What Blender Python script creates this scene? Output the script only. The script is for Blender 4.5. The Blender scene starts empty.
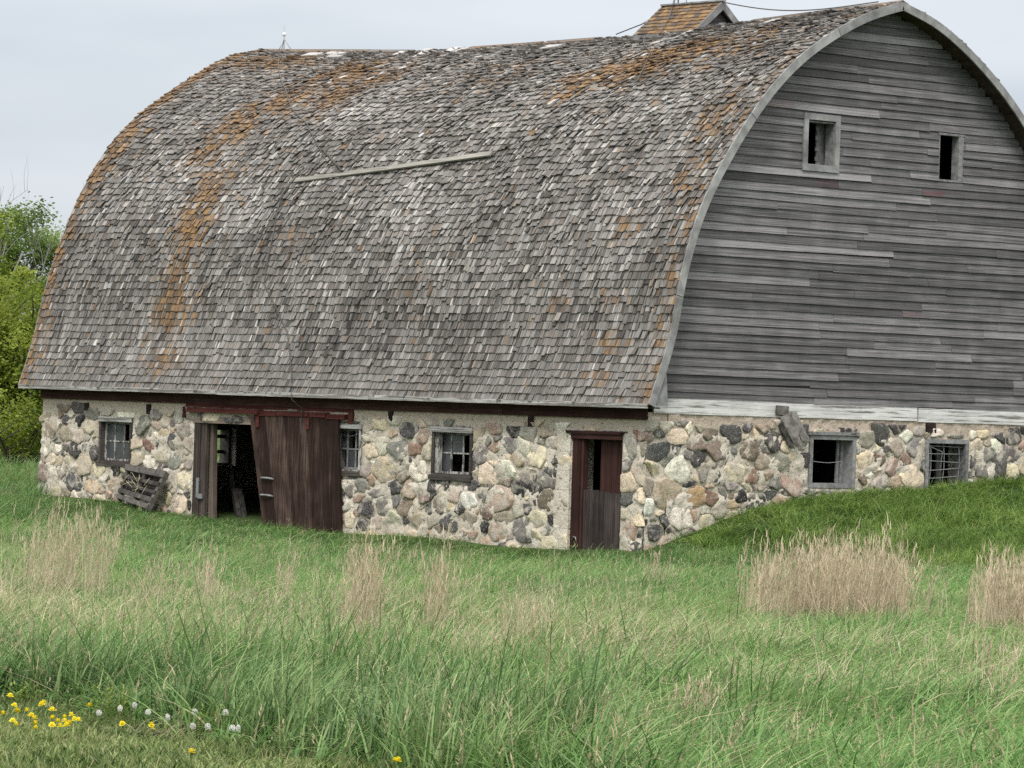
import bpy, math, random
import numpy as np
from mathutils import Vector, noise as mnoise

random.seed(11); rng = np.random.default_rng(11)
scene = bpy.context.scene
COL = scene.collection
R_ = math.radians
Z0 = 2.5                       # height of the eave above datum
L = 19.15                      # barn length
HW = 5.75                      # half width over the stone walls
XR = 0.4                       # rake overhang

# ------------------------------------------------------------------ camera (solved from the building's lines)
CP = np.array([52.62898573, -53.98798136, 2.43367023])
CR = np.array([0.65006421, 0.75919237, 0.03230269])
CU = np.array([-0.01729328, -0.02771855, 0.99946617])
CF = np.array([-0.75968248, 0.6502758, 0.00488991])
FPX = 4007.4
FH = CF[:2] / np.linalg.norm(CF[:2]); RH = np.array([-FH[1] * -1, FH[0] * -1]) * 1.0
RH = np.array([FH[1], -FH[0]])
cam = bpy.data.cameras.new('camera'); cam_o = bpy.data.objects.new('camera', cam); COL.objects.link(cam_o)
from mathutils import Matrix
M = Matrix(((CR[0], CU[0], -CF[0], CP[0]), (CR[1], CU[1], -CF[1], CP[1]), (CR[2], CU[2], -CF[2], CP[2]), (0, 0, 0, 1)))
cam_o.matrix_world = M
cam.sensor_width = 36; cam.lens = 36 * FPX / 1024; cam.clip_start = 0.5; cam.clip_end = 6000
scene.camera = cam_o

def ray(u, v): return CF + CR * (u - 512) / FPX - CU * (v - 384) / FPX
def on_side(u, v, y=-HW):
    d = ray(u, v); t = (y - CP[1]) / d[1]; q = CP + t * d; return q[0], q[2]
def on_gable(u, v, x=0.0):
    d = ray(u, v); t = (x - CP[0]) / d[0]; q = CP + t * d; return q[1], q[2]

# ------------------------------------------------------------------ helpers
def tag(o, label=None, cat=None, group=None, kind=None):
    if label: o['label'] = label
    if cat: o['category'] = cat
    if group: o['group'] = group
    if kind: o['kind'] = kind
    return o
def empty(name, loc, label=None, cat=None, group=None):
    o = bpy.data.objects.new(name, None); COL.objects.link(o); o.location = loc
    o.empty_display_size = .2
    return tag(o, label, cat, group)

class MB:
    """collects faces with a per-face 3-number tone and material index"""
    def __init__(s): s.v = []; s.f = []; s.t = []; s.m = []; s.sm = []
    def face(s, idx, tone, mi=0, smooth=False):
        s.f.append(idx); s.t.append(tone); s.m.append(mi); s.sm.append(smooth)
    def poly(s, pts, tone=(.5, 0, .5), mi=0, smooth=False):
        b = len(s.v); s.v += [tuple(p) for p in pts]
        s.face(tuple(range(b, b + len(pts))), tone, mi, smooth)
    def hexa(s, p, tone=(.5, 0, .5), mi=0):
        """8 points: bottom ring 0-3, top ring 4-7"""
        b = len(s.v); s.v += [tuple(q) for q in p]
        for f in ((3, 2, 1, 0), (4, 5, 6, 7), (0, 1, 5, 4), (1, 2, 6, 5), (2, 3, 7, 6), (3, 0, 4, 7)):
            s.face(tuple(b + i for i in f), tone, mi)
    def box(s, x0, x1, y0, y1, z0, z1, tone=None, mi=0, j=0.0):
        if tone is None: tone = (random.uniform(.35, .65), 0, random.random())
        p = [(x0, y0, z0), (x1, y0, z0), (x1, y1, z0), (x0, y1, z0), (x0, y0, z1), (x1, y0, z1), (x1, y1, z1), (x0, y1, z1)]
        if j: p = [tuple(c + random.uniform(-j, j) for c in q) for q in p]
        s.hexa(p, tone, mi)
    def beam(s, a, b, w, h, up=(0, 0, 1), tone=None, mi=0, w2=None, h2=None):
        """box bar from a to b, w across, h along up"""
        if tone is None: tone = (random.uniform(.35, .65), 0, random.random())
        a = Vector(a); b = Vector(b); d = (b - a).normalized(); up = Vector(up)
        sd = d.cross(up).normalized(); u2 = sd.cross(d).normalized()
        w2 = w if w2 is None else w2; h2 = h if h2 is None else h2
        p = []
        for c, ww, hh in ((a, w, h), (b, w2, h2)):
            for sx, sy in ((-1, -1), (1, -1), (1, 1), (-1, 1)): p.append(c + sd * (sx * ww / 2) + u2 * (sy * hh / 2))
        s.hexa(p, tone, mi)
    def tube(s, pts, r, n=6, tone=(.5, 0, .5), mi=0, r2=None):
        pts = [Vector(p) for p in pts]; rings = []
        for i, p in enumerate(pts):
            d = (pts[min(i + 1, len(pts) - 1)] - pts[max(i - 1, 0)]).normalized()
            a = d.orthogonal().normalized() if i == 0 else (pa - d * pa.dot(d)).normalized()
            pa = a; bq = d.cross(a)
            rr = r if r2 is None else r + (r2 - r) * i / max(1, len(pts) - 1)
            b0 = len(s.v)
            for k in range(n):
                an = 2 * math.pi * k / n
                s.v.append(tuple(p + (a * math.cos(an) + bq * math.sin(an)) * rr))
            rings.append(b0)
        for i in range(len(rings) - 1):
            for k in range(n):
                k2 = (k + 1) % n
                s.face((rings[i] + k, rings[i] + k2, rings[i + 1] + k2, rings[i + 1] + k), tone, mi, True)
        s.face(tuple(rings[0] + n - 1 - k for k in range(n)), tone, mi)
        s.face(tuple(rings[-1] + k for k in range(n)), tone, mi)
    def ball(s, c, r, tone=(.5, 0, .5), mi=0, n=8, sz=1.0):
        b0 = len(s.v); c = Vector(c)
        for i in range(1, n // 2):
            th = math.pi * i / (n // 2)
            for k in range(n):
                ph = 2 * math.pi * k / n
                s.v.append(tuple(c + Vector((math.sin(th) * math.cos(ph) * r, math.sin(th) * math.sin(ph) * r, math.cos(th) * r * sz))))
        s.v.append(tuple(c + Vector((0, 0, r * sz)))); t = len(s.v) - 1
        s.v.append(tuple(c - Vector((0, 0, r * sz)))); bt = len(s.v) - 1
        R = n // 2 - 1
        for i in range(R - 1):
            for k in range(n):
                k2 = (k + 1) % n
                s.face((b0 + i * n + k, b0 + (i + 1) * n + k, b0 + (i + 1) * n + k2, b0 + i * n + k2), tone, mi, True)
        for k in range(n):
            k2 = (k + 1) % n
            s.face((t, b0 + k, b0 + k2), tone, mi, True)
            s.face((bt, b0 + (R - 1) * n + k2, b0 + (R - 1) * n + k), tone, mi, True)
    def build(s, name, mats, parent=None, link=True):
        me = bpy.data.meshes.new(name)
        me.from_pydata(s.v, [], s.f)
        if not isinstance(mats, (list, tuple)): mats = [mats]
        for m in mats: me.materials.append(m)
        n = len(me.polygons)
        me.polygons.foreach_set('material_index', np.array(s.m, dtype=np.int32))
        me.polygons.foreach_set('use_smooth', np.array(s.sm, dtype=bool))
        at = me.attributes.new('tone', 'FLOAT_COLOR', 'FACE')
        c = np.ones((n, 4), dtype=np.float32); c[:, :3] = np.array(s.t, dtype=np.float32)
        at.data.foreach_set('color', c.ravel())
        me.update()
        o = bpy.data.objects.new(name, me)
        if link: COL.objects.link(o)
        if parent is not None: o.parent = parent
        return o

# ------------------------------------------------------------------ materials
class NT:
    def __init__(s, name):
        s.mat = bpy.data.materials.new(name); s.mat.use_nodes = True
        s.t = s.mat.node_tree; s.t.nodes.clear()
        s.out = s.t.nodes.new('ShaderNodeOutputMaterial')
    def n(s, typ, **kw):
        nd = s.t.nodes.new('ShaderNode' + typ)
        for k, v in kw.items():
            if k.startswith('i_'):
                nm = k[2:].replace('_', ' '); nd.inputs[nm].default_value = v
            else: setattr(nd, k, v)
        return nd
    def l(s, a, b): s.t.links.new(a, b)
    def coord(s, scale=(1, 1, 1), src='Object'):
        c = s.n('TexCoord'); m = s.n('Mapping'); m.inputs['Scale'].default_value = scale
        s.l(c.outputs[src], m.inputs['Vector']); return m.outputs[0]
    def noise(s, vec, scale, detail=4, rough=.55, dist=0.0):
        nd = s.n('TexNoise'); nd.inputs['Scale'].default_value = scale; nd.inputs['Detail'].default_value = detail
        nd.inputs['Roughness'].default_value = rough; nd.inputs['Distortion'].default_value = dist
        s.l(vec, nd.inputs['Vector']); return nd.outputs[0]
    def ramp(s, fac, stops, interp='LINEAR'):
        r = s.n('ValToRGB'); r.color_ramp.interpolation = interp; e = r.color_ramp.elements
        while len(e) < len(stops): e.new(.5)
        for el, (p, c) in zip(e, stops):
            el.position = p; el.color = (c, c, c, 1) if isinstance(c, (int, float)) else (*c, 1)
        s.l(fac, r.inputs[0]); return r.outputs[0]
    def mix(s, fac, a, b, mode='MIX'):
        m = s.n('Mix', data_type='RGBA', blend_type=mode)
        for sock, val in ((m.inputs[0], fac), (m.inputs[6], a), (m.inputs[7], b)):
            if isinstance(val, (int, float)): sock.default_value = val
            elif isinstance(val, tuple): sock.default_value = (*val, 1)
            else: s.l(val, sock)
        return m.outputs[2]
    def math(s, op, a, b=0.0, clamp=False):
        m = s.n('Math', operation=op, use_clamp=clamp)
        for sock, val in ((m.inputs[0], a), (m.inputs[1], b)):
            if isinstance(val, (int, float)): sock.default_value = val
            else: s.l(val, sock)
        return m.outputs[0]
    def tone(s):
        a = s.n('Attribute', attribute_name='tone'); sp = s.n('SeparateColor'); s.l(a.outputs['Color'], sp.inputs[0])
        return sp.outputs[0], sp.outputs[1], sp.outputs[2]
    def bsdf(s, color, rough=.85, bump=None, bstr=.4, bdist=.01, spec=.25):
        b = s.n('BsdfPrincipled'); b.inputs['Roughness'].default_value = rough
        b.inputs['Specular IOR Level'].default_value = spec
        if isinstance(color, tuple): b.inputs['Base Color'].default_value = (*color, 1)
        else: s.l(color, b.inputs['Base Color'])
        if bump is not None:
            bp = s.n('Bump'); bp.inputs['Strength'].default_value = bstr; bp.inputs['Distance'].default_value = bdist
            s.l(bump, bp.inputs['Height']); s.l(bp.outputs[0], b.inputs['Normal'])
        s.l(b.outputs[0], s.out.inputs['Surface']); return b

def wood(name, dark, mid, light, grain=(3, 3, 60), blotch=.45, stain=None, stain_amt=.5, patch=None, patch_amt=.5, bstr=.5):
    """weathered boards: tone.r shifts the board, tone.g adds a second colour, grain runs along the small-scale axis"""
    m = NT(name); tr, tg, tb = m.tone()
    c = m.n('TexCoord'); mp = m.n('Mapping'); mp.inputs['Scale'].default_value = grain
    off = m.n('CombineXYZ'); m.l(m.math('MULTIPLY', tb, 37.0), off.inputs[0]); m.l(m.math('MULTIPLY', tb, 91.0), off.inputs[1]); m.l(m.math('MULTIPLY', tb, 53.0), off.inputs[2])
    m.l(off.outputs[0], mp.inputs['Location']); m.l(c.outputs['Object'], mp.inputs['Vector'])
    g1 = m.noise(mp.outputs[0], 1.0, 6, .65, .3)
    g2 = m.noise(m.coord(), 2.2, 3, .5)
    f = m.math('ADD', m.math('MULTIPLY', g1, 1.15), m.math('MULTIPLY', m.math('SUBTRACT', g2, .5), blotch))
    f = m.math('ADD', f, m.math('MULTIPLY', m.math('SUBTRACT', tr, .5), .75))
    col = m.ramp(f, [(.22, dark), (.55, mid), (.92, light)])
    if stain is not None:
        st = m.ramp(m.noise(mp.outputs[0], .6, 4, .6, .4), [(.5 - .22 * stain_amt, 0.0), (.62, 1.0)])
        col = m.mix(m.math('MULTIPLY', st, tg), col, stain)
    if patch is not None:
        pm = m.ramp(m.noise(mp.outputs[0], .8, 5, .7, .2), [(.62 - .25 * patch_amt, 0.0), (.7 - .25 * patch_amt, 1.0)])
        col = m.mix(pm, col, patch)
    m.bsdf(col, .9, g1, bstr, .008, .15)
    return m.mat

GREY = wood('weathered_siding', (.028, .027, .027), (.108, .1045, .109), (.36, .35, .358), (3, .75, 95), blotch=.2, stain=(.17, .035, .03), stain_amt=.2)
BARGE = wood('weathered_barge', (.10, .10, .10), (.24, .24, .24), (.42, .42, .42), (6, 3, 3))
DARKRED = wood('faded_red_board', (.014, .009, .009), (.050, .022, .020), (.10, .055, .05), (1.2, 30, 40))
REDRAIL = wood('red_rail', (.03, .011, .010), (.085, .024, .021), (.15, .06, .052), (1.2, 30, 40))
DOORW = wood('door_planks', (.009, .006, .005), (.035, .0195, .0155), (.14, .102, .086), (38, 38, 1.0))
DOORP = wood('half_door_planks', (.012, .010, .010), (.042, .033, .031), (.11, .09, .085), (38, 38, 1.0))
DOORR = wood('red_door_planks', (.010, .006, .0055), (.032, .014, .012), (.075, .036, .032), (30, 30, .8))
WHITEP = wood('peeling_white_paint', (.25, .25, .25), (.58, .58, .57), (.78, .78, .77), (30, .8, 22), patch=(.19, .18, .17), patch_amt=.42)
WHITEX = wood('peeling_white_eave', (.15, .15, .145), (.38, .375, .36), (.62, .615, .60), (1.3, 30, 40), patch=(.17, .16, .15), patch_amt=.6)
FRAMEW = wood('peeling_window_frame', (.10, .095, .09), (.33, .32, .30), (.55, .54, .52), (16, 16, 5), patch=(.09, .08, .075), patch_amt=.6)
FRAMEG = wood('grey_window_frame', (.07, .07, .072), (.2, .2, .2), (.36, .36, .36), (9, 9, 9))
SILLD = wood('dark_sill', (.02, .017, .015), (.07, .06, .055), (.15, .14, .13), (2, 30, 30))
OLDW = wood('old_grey_timber', (.04, .037, .034), (.14, .13, .12), (.30, .29, .27), (9, 9, 9))
PLANK = wood('bleached_plank', (.10, .095, .085), (.22, .21, .185), (.36, .345, .31), (1.0, 20, 20))
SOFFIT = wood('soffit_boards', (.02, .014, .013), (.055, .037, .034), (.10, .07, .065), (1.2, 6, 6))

def simple(name, c, rough=.6, metal=0.0, spec=.3):
    m = NT(name); n = m.noise(m.coord(), 9, 4, .6)
    col = m.mix(n, tuple(x * .65 for x in c), tuple(min(1, x * 1.3) for x in c))
    b = m.bsdf(col, rough, n, .2, .003, spec); b.inputs['Metallic'].default_value = metal
    return m.mat
CABLE = simple('old_cable', (.09, .085, .08), .6)
IRON = simple('galvanised_iron', (.32, .33, .34), .5, .6)
WHITEGLASS = simple('milk_glass', (.7, .73, .75), .2, 0, .5)
INNER = simple('interior_boards', (.05, .042, .036), .95, 0, .1)
DIRT = simple('earth_floor', (.05, .042, .034), .95, 0, .1)

def glass_mat():
    m = NT('dusty_glass')
    n = m.noise(m.coord(), 5, 4, .6)
    d = m.n('BsdfDiffuse'); m.l(m.mix(n, (.045, .050, .055), (.15, .155, .165)), d.inputs[0])
    g = m.n('BsdfGlossy'); g.inputs['Roughness'].default_value = .12; g.inputs[0].default_value = (.8, .85, .9, 1)
    t = m.n('BsdfTransparent')
    x = m.n('MixShader'); x.inputs[0].default_value = .10; m.l(d.outputs[0], x.inputs[1]); m.l(g.outputs[0], x.inputs[2])
    y = m.n('MixShader'); y.inputs[0].default_value = .3; m.l(x.outputs[0], y.inputs[1]); m.l(t.outputs[0], y.inputs[2])
    m.l(y.outputs[0], m.out.inputs['Surface']); return m.mat
GLASS = glass_mat()

def shingle_mat():
    m = NT('cedar_shingles'); tr, tg, tb = m.tone()
    c = m.n('TexCoord'); mp = m.n('Mapping'); mp.inputs['Scale'].default_value = (110, 2.2, 2.2)
    off = m.n('CombineXYZ'); m.l(m.math('MULTIPLY', tb, 91.0), off.inputs[0]); m.l(m.math('MULTIPLY', tb, 17.0), off.inputs[1])
    m.l(off.outputs[0], mp.inputs['Location']); m.l(c.outputs['Object'], mp.inputs['Vector'])
    g = m.noise(mp.outputs[0], 1.0, 5, .7)
    f = m.math('ADD', tr, m.math('MULTIPLY', m.math('SUBTRACT', g, .5), 1.25))
    col = m.ramp(f, [(.0, (.030, .028, .026)), (.3, (.095, .091, .087)), (.58, (.22, .214, .207)), (1.0, (.52, .515, .505))])
    col = m.mix(m.ramp(g, [(.60, 0.0), (.70, .55)]), col, (.46, .46, .455))
    warm = m.mix(m.math('MULTIPLY', tb, .5), col, m.mix(1.0, col, (1.06, .94, .83), 'MULTIPLY'))
    mo = m.noise(m.coord((1, 1, 1)), 14, 4, .65)
    mcol = m.ramp(m.math('ADD', mo, m.math('MULTIPLY', m.math('SUBTRACT', tb, .5), .5)), [(.3, (.080, .058, .040)), (.5, (.18, .107, .052)), (.72, (.29, .165, .066)), (.9, (.27, .21, .105))])
    mm = m.ramp(m.math('ADD', tg, m.math('MULTIPLY', m.math('SUBTRACT', mo, .5), .9)), [(.30, 0.0), (.58, 1.0)])
    fin = m.mix(m.math('MULTIPLY', mm, .78), warm, mcol)
    m.bsdf(fin, .9, g, .5, .006, .15); return m.mat
SHINGLE = shingle_mat()

def stone_mat():
    m = NT('fieldstone')
    a = m.n('Attribute', attribute_name='tone')
    co = m.coord()
    n1 = m.noise(co, 9, 6, .7); n2 = m.noise(co, 42, 4, .7); n3 = m.noise(co, 3.3, 4, .6, .6)
    b = m.mix(1.0, a.outputs['Color'], m.ramp(n1, [(.25, .5), (.5, 1.0), (.78, 1.55)]), 'MULTIPLY')
    b = m.mix(m.ramp(n2, [(.55, 0.0), (.66, .6)]), b, (.58, .555, .505))
    b = m.mix(m.ramp(n2, [(.28, .75), (.40, 0.0)]), b, (.05, .048, .046))
    b = m.mix(m.ramp(n3, [(.53, 0.0), (.62, .7)]), b, (.50, .46, .40))
    m.bsdf(b, .9, m.math('ADD', n1, m.math('MULTIPLY', n2, .6)), .9, .03, .2); return m.mat
STONE = stone_mat()
def mortar_mat():
    m = NT('lime_mortar'); co = m.coord()
    n1 = m.noise(co, 2.0, 5, .65); n2 = m.noise(co, 13, 5, .66)
    c = m.ramp(n1, [(.3, (.42, .37, .30)), (.5, (.59, .535, .45)), (.7, (.70, .65, .57))])
    c = m.mix(m.ramp(n2, [(.33, .85), (.44, 0.0)]), c, (.07, .062, .055))
    c = m.mix(m.ramp(n2, [(.56, 0.0), (.7, .6)]), c, (.55, .52, .47))
    sp = m.n('SeparateXYZ'); m.l(co, sp.inputs[0])
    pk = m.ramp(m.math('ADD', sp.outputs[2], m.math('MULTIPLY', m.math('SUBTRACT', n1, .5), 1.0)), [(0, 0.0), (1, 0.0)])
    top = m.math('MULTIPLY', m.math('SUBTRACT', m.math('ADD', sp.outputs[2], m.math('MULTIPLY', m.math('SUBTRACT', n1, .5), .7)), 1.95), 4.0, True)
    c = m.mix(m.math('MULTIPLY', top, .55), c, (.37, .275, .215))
    m.bsdf(c, .95, m.math('ADD', n2, n1), .9, .035, .1); return m.mat
MORTAR = mortar_mat()

def leaf_mat(name, stops, dry=(.30, .25, .15), pos_scale=.35, trans=.35, patchcol=None):
    """stops: dark..light over blade tone; tone.g = dryness of the blade"""
    m = NT(name); tr, tg, tb = m.tone()
    geo = m.n('NewGeometry'); n = m.noise(geo.outputs['Position'], pos_scale, 4, .6)
    oi = m.n('ObjectInfo')
    f = m.math('ADD', m.math('MULTIPLY', tr, .62), m.math('ADD', m.math('MULTIPLY', n, 1.05), -.165))
    f = m.math('ADD', f, m.math('MULTIPLY', m.math('SUBTRACT', oi.outputs['Random'], .5), .18))
    k = len(stops)
    col = m.ramp(f, [(.35 + .6 * i / (k - 1), c) for i, c in enumerate(stops)])
    if patchcol is not None:
        n2 = m.noise(geo.outputs['Position'], pos_scale * 1.9, 3, .6)
        col = m.mix(m.ramp(n2, [(.5, 0.0), (.68, .75)]), col, patchcol)
    col = m.mix(tg, col, m.mix(tb, tuple(x * .75 for x in dry), tuple(min(1, x * 1.25) for x in dry)))
    d = m.n('BsdfDiffuse'); m.l(col, d.inputs[0])
    t = m.n('BsdfTranslucent'); m.l(col, t.inputs[0])
    g = m.n('BsdfGlossy'); g.inputs['Roughness'].default_value = .45; g.inputs[0].default_value = (1, 1, 1, 1)
    x = m.n('MixShader'); x.inputs[0].default_value = trans; m.l(d.outputs[0], x.inputs[1]); m.l(t.outputs[0], x.inputs[2])
    y = m.n('MixShader'); y.inputs[0].default_value = .015; m.l(x.outputs[0], y.inputs[1]); m.l(g.outputs[0], y.inputs[2])
    m.l(y.outputs[0], m.out.inputs['Surface']); return m.mat
G_TALL = leaf_mat('tall_grass_blades', [(.020, .058, .015), (.053, .132, .037), (.125, .240, .074), (.26, .37, .15)], (.40, .36, .22), .5)
G_MEAD = leaf_mat('meadow_grass_blades', [(.023, .080, .016), (.061, .170, .038), (.130, .282, .070), (.26, .40, .145)], (.42, .37, .23), .22, patchcol=(.17, .30, .08))
G_BANK = leaf_mat('bank_grass_blades', [(.020, .056, .008), (.060, .142, .018), (.138, .255, .044), (.26, .37, .095)], (.30, .28, .14), .8)
G_LAWN = leaf_mat('lawn_blades', [(.035, .072, .016), (.10, .160, .042), (.20, .27, .085), (.34, .39, .17)], (.40, .35, .2), .9)
G_DRY = leaf_mat('dry_stalks', [(.28, .235, .148), (.43, .375, .248), (.60, .545, .385)], (.5, .42, .3), 1.2, .2)
G_PALE = leaf_mat('pale_bent_blades', [(.20, .25, .09), (.33, .36, .17), (.50, .49, .29)], (.50, .43, .30), .8, .3)
LEAF_Y = leaf_mat('willow_leaves', [(.075, .12, .016), (.21, .275, .036), (.40, .45, .09)], (.3, .3, .08), .6, .45)
LEAF_G = leaf_mat('ash_leaves', [(.068, .12, .026), (.145, .22, .052), (.26, .35, .105)], (.3, .3, .08), .6, .4)
WEED = leaf_mat('weed_leaves', [(.10, .16, .03), (.17, .24, .05), (.28, .34, .09)], (.3, .3, .1), 3, .3)
YELLOW = leaf_mat('yellow_petals', [(.74, .60, .014), (.88, .75, .028), (.93, .84, .08)], (.6, .45, .05), 9, .2)
PUFF = leaf_mat('seed_fluff', [(.62, .62, .58), (.76, .76, .73), (.85, .85, .82)], (.6, .6, .55), 9, .45)
BARK = simple('bark', (.075, .065, .055), .95, 0, .1)
TWIG = simple('bare_twigs', (.22, .21, .20), .95, 0, .1)

def ground_mat():
    m = NT('meadow_soil'); co = m.coord()
    n1 = m.noise(co, .25, 6, .65); n2 = m.noise(co, 6, 5, .7)
    c = m.ramp(n1, [(.3, (.040, .075, .022)), (.55, (.065, .11, .035)), (.75, (.10, .125, .05))])
    c = m.mix(m.ramp(n2, [(.4, .6), (.6, 0.0)]), c, (.05, .05, .028))
    m.bsdf(c, .95, n2, .8, .08, .05); return m.mat
GROUND = ground_mat()

# ------------------------------------------------------------------ terrain
ctl = []
for x, z in ((-19.1, .3), (-17.3, .24), (-16, .19), (-13.5, 0), (-11.3, -.05), (-8.6, -.07), (-6, -.08), (-3.9, -.14), (-2.2, -.13), (-.6, -.08), (.4, 0.0)):
    ctl.append((x, -5.95, z - .11))
for y, z in ((-5.3, .08), (-4.62, .35), (-3.39, .71), (-1.87, .92), (-.56, 1.03), (.77, 1.12), (1.72, 1.2), (4.2, 1.29), (6.5, 1.33), (10, 1.25)):
    ctl.append((.15, y, z - .12))
ctl += [(-25, -6, .40), (-25, 4, .5), (-40, 0, .6), (-45, -30, .6), (-10, 10, .8), (0, 14, 1.15), (-19, 8, .6), (4, 2, .72), (9, 2, .22), (4.5, 6.5, 1.0), (11, 7, .5), (3, -3.2, .30),
        (2.2, -6.2, -.12), (14, 0, .10), (17, 9, .3), (25, 25, .5), (-20, -40, .5), (70, 10, .7), (20, -85, .8)]
for d, z in ((-20, .85), (0, .85), (10, .83), (18, .79), (24, .68), (30, .55), (45, .18), (57, -.04)):
    for k in (-1, 0, 1):
        s = k * (.14 * max(d, 10) + .5)
        q = CP[:2] + FH * d + RH * s
        ctl.append((q[0], q[1], z))
ctl = np.array(ctl)
def _phi(r2): return .5 * r2 * np.log(r2 + 1e-9)
def _tps():
    P = ctl[:, :2] / 10; n = len(P)
    K = _phi(((P[:, None] - P[None]) ** 2).sum(-1)) + np.eye(n) * .01
    Q = np.hstack([np.ones((n, 1)), P]); A = np.zeros((n + 3, n + 3)); A[:n, :n] = K; A[:n, n:] = Q; A[n:, :n] = Q.T
    return np.linalg.solve(A, np.concatenate([ctl[:, 2], np.zeros(3)]))
_W = _tps()
def ground_z(x, y):
    x = np.atleast_1d(np.asarray(x, float)); y = np.atleast_1d(np.asarray(y, float))
    q = np.stack([x, y], -1) / 10; P = ctl[:, :2] / 10
    out = np.empty(len(q))
    for i in range(0, len(q), 20000):
        b = q[i:i + 20000]
        r2 = ((b[:, None] - P[None]) ** 2).sum(-1)
        out[i:i + 20000] = _phi(r2) @ _W[:len(P)] + _W[len(P)] + b @ _W[len(P) + 1:]
    r = np.hypot(x - 15, y + 20); t = np.clip((r - 75) / 70, 0, 1); t = t * t * (3 - 2 * t)
    out = np.clip(out, -.4, 1.6) * (1 - t) + .6 * t
    out += .03 * np.sin(x * .9 + .5 * y) * np.sin(y * .7 - .3 * x)
    out += np.where((x > .6) & (x < 12) & (y > -6), .055 * np.sin(x * 2.3 + 1.1 * y) * np.sin(y * 1.9 - .8 * x), 0)
    return out
def gz(x, y): return float(ground_z(x, y)[0])
def on_ground(u, v):
    d = ray(u, v); dh = np.linalg.norm(d[:2])
    ts = np.arange(14, 130, .05); X = CP[0] + d[0] * ts; Y = CP[1] + d[1] * ts; Z = CP[2] + d[2] * ts
    g = ground_z(X, Y); i = np.argmax(Z < g)
    return X[i], Y[i], g[i]

def axis(lo, hi, c, step, grow):
    a = [c]; s = step
    while a[-1] < hi: a.append(a[-1] + s); s *= grow if abs(a[-1] - c) > 75 else 1
    b = [c]; s = step
    while b[-1] > lo: b.append(b[-1] - s); s *= grow if abs(b[-1] - c) > 75 else 1
    return np.array(b[::-1][:-1] + a)
gx = axis(-2500, 2500, 10, .9, 1.35); gy = axis(-2500, 2500, -20, .9, 1.35)
XX, YY = np.meshgrid(gx, gy); ZZ = ground_z(XX.ravel(), YY.ravel())
me = bpy.data.meshes.new('ground')
nx, ny = len(gx), len(gy)
idx = np.arange(nx * ny).reshape(ny, nx)
me.from_pydata(np.stack([XX.ravel(), YY.ravel(), ZZ], -1).tolist(), [], np.stack([idx[:-1, :-1], idx[:-1, 1:], idx[1:, 1:], idx[1:, :-1]], -1).reshape(-1, 4).tolist())
me.polygons.foreach_set('use_smooth', np.ones(len(me.polygons), dtype=bool)); me.materials.append(GROUND)
go = bpy.data.objects.new('ground', me); COL.objects.link(go); tag(go, 'uneven grassy ground rising to a bank by the gable', kind='structure')

# ------------------------------------------------------------------ roof profile
PW = np.array([6.1, 5.872, 5.68, 5.52, 5.30, 5.0, 4.58, 4.06, 3.38, 2.52, 1.62, .80, 0.0])
PZ = np.array([0.0, .612, 1.224, 1.99, 2.755, 3.52, 4.285, 5.05, 5.816, 6.504, 7.04, 7.423, 7.652])
_ch = np.concatenate([[0], np.cumsum(np.hypot(np.diff(PW), np.diff(PZ)))])
def _spline(xs, ys, q):     # natural cubic
    n = len(xs); h = np.diff(xs); A = np.zeros((n, n)); b = np.zeros(n); A[0, 0] = A[-1, -1] = 1
    for i in range(1, n - 1):
        A[i, i - 1] = h[i - 1]; A[i, i] = 2 * (h[i - 1] + h[i]); A[i, i + 1] = h[i]
        b[i] = 6 * ((ys[i + 1] - ys[i]) / h[i] - (ys[i] - ys[i - 1]) / h[i - 1])
    m = np.linalg.solve(A, b); k = np.clip(np.searchsorted(xs, q) - 1, 0, n - 2); t = q - xs[k]; hh = h[k]
    return ys[k] + t * ((ys[k + 1] - ys[k]) / hh - hh * (2 * m[k] + m[k + 1]) / 6) + m[k] * t * t / 2 + (m[k + 1] - m[k]) / (6 * hh) * t ** 3
_q = np.linspace(0, _ch[-1], 400)
SW, SZ = _spline(_ch, PW, _q), _spline(_ch, PZ, _q)
_k = np.ones(21) / 21
def _sm(a):
    e = np.concatenate([2 * a[0] - a[20:0:-1], a, 2 * a[-1] - a[-2:-22:-1]]); return np.convolve(e, _k, 'same')[20:-20]
SW, SZ = _sm(SW), _sm(SZ)
SS = np.concatenate([[0], np.cumsum(np.hypot(np.diff(SW), np.diff(SZ)))]); SLEN = SS[-1]
SAGX = np.array([-19.6, -19.2, -17.5, -15.4, -14.0, -10.8, -6.8, -3.8, -2.3, .5]); SAGZ = np.array([0, 0, .10, .20, .27, .30, .28, .17, .11, 0.0])
def sag(x): return float(np.interp(x, SAGX, SAGZ))
def roof_pt(x, s, side=-1, lift=0.0):
    """point on the roof skin; side -1 is the slope that faces the meadow"""
    w = np.interp(s, SS, SW); z = np.interp(s, SS, SZ)
    ds = .05; dw = np.interp(min(s + ds, SLEN), SS, SW) - np.interp(max(s - ds, 0), SS, SW); dz = np.interp(min(s + ds, SLEN), SS, SZ) - np.interp(max(s - ds, 0), SS, SZ)
    ln = math.hypot(dw, dz); nw, nz = dz / ln, -dw / ln
    f = (z / 7.65) ** 1.6
    wob = .028 * math.sin(x * .83 + s * .9) * math.sin(s * .55 + 1.3 * side) + .018 * math.sin(x * 2.1 - s * 1.4)
    wob *= min(1, s / 1.5, (SLEN - s) / 1.0 + .2)
    lift += wob
    return Vector((x, side * (w + nw * lift), Z0 + z + nz * lift - sag(x) * f))
def half_width(z):      # z above the eave
    return float(np.interp(z, SZ, SW))

barn = empty('barn', (0, 0, 0), 'large weathered barn with arched shingle roof, grey board gable and fieldstone base', 'barn')

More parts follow.
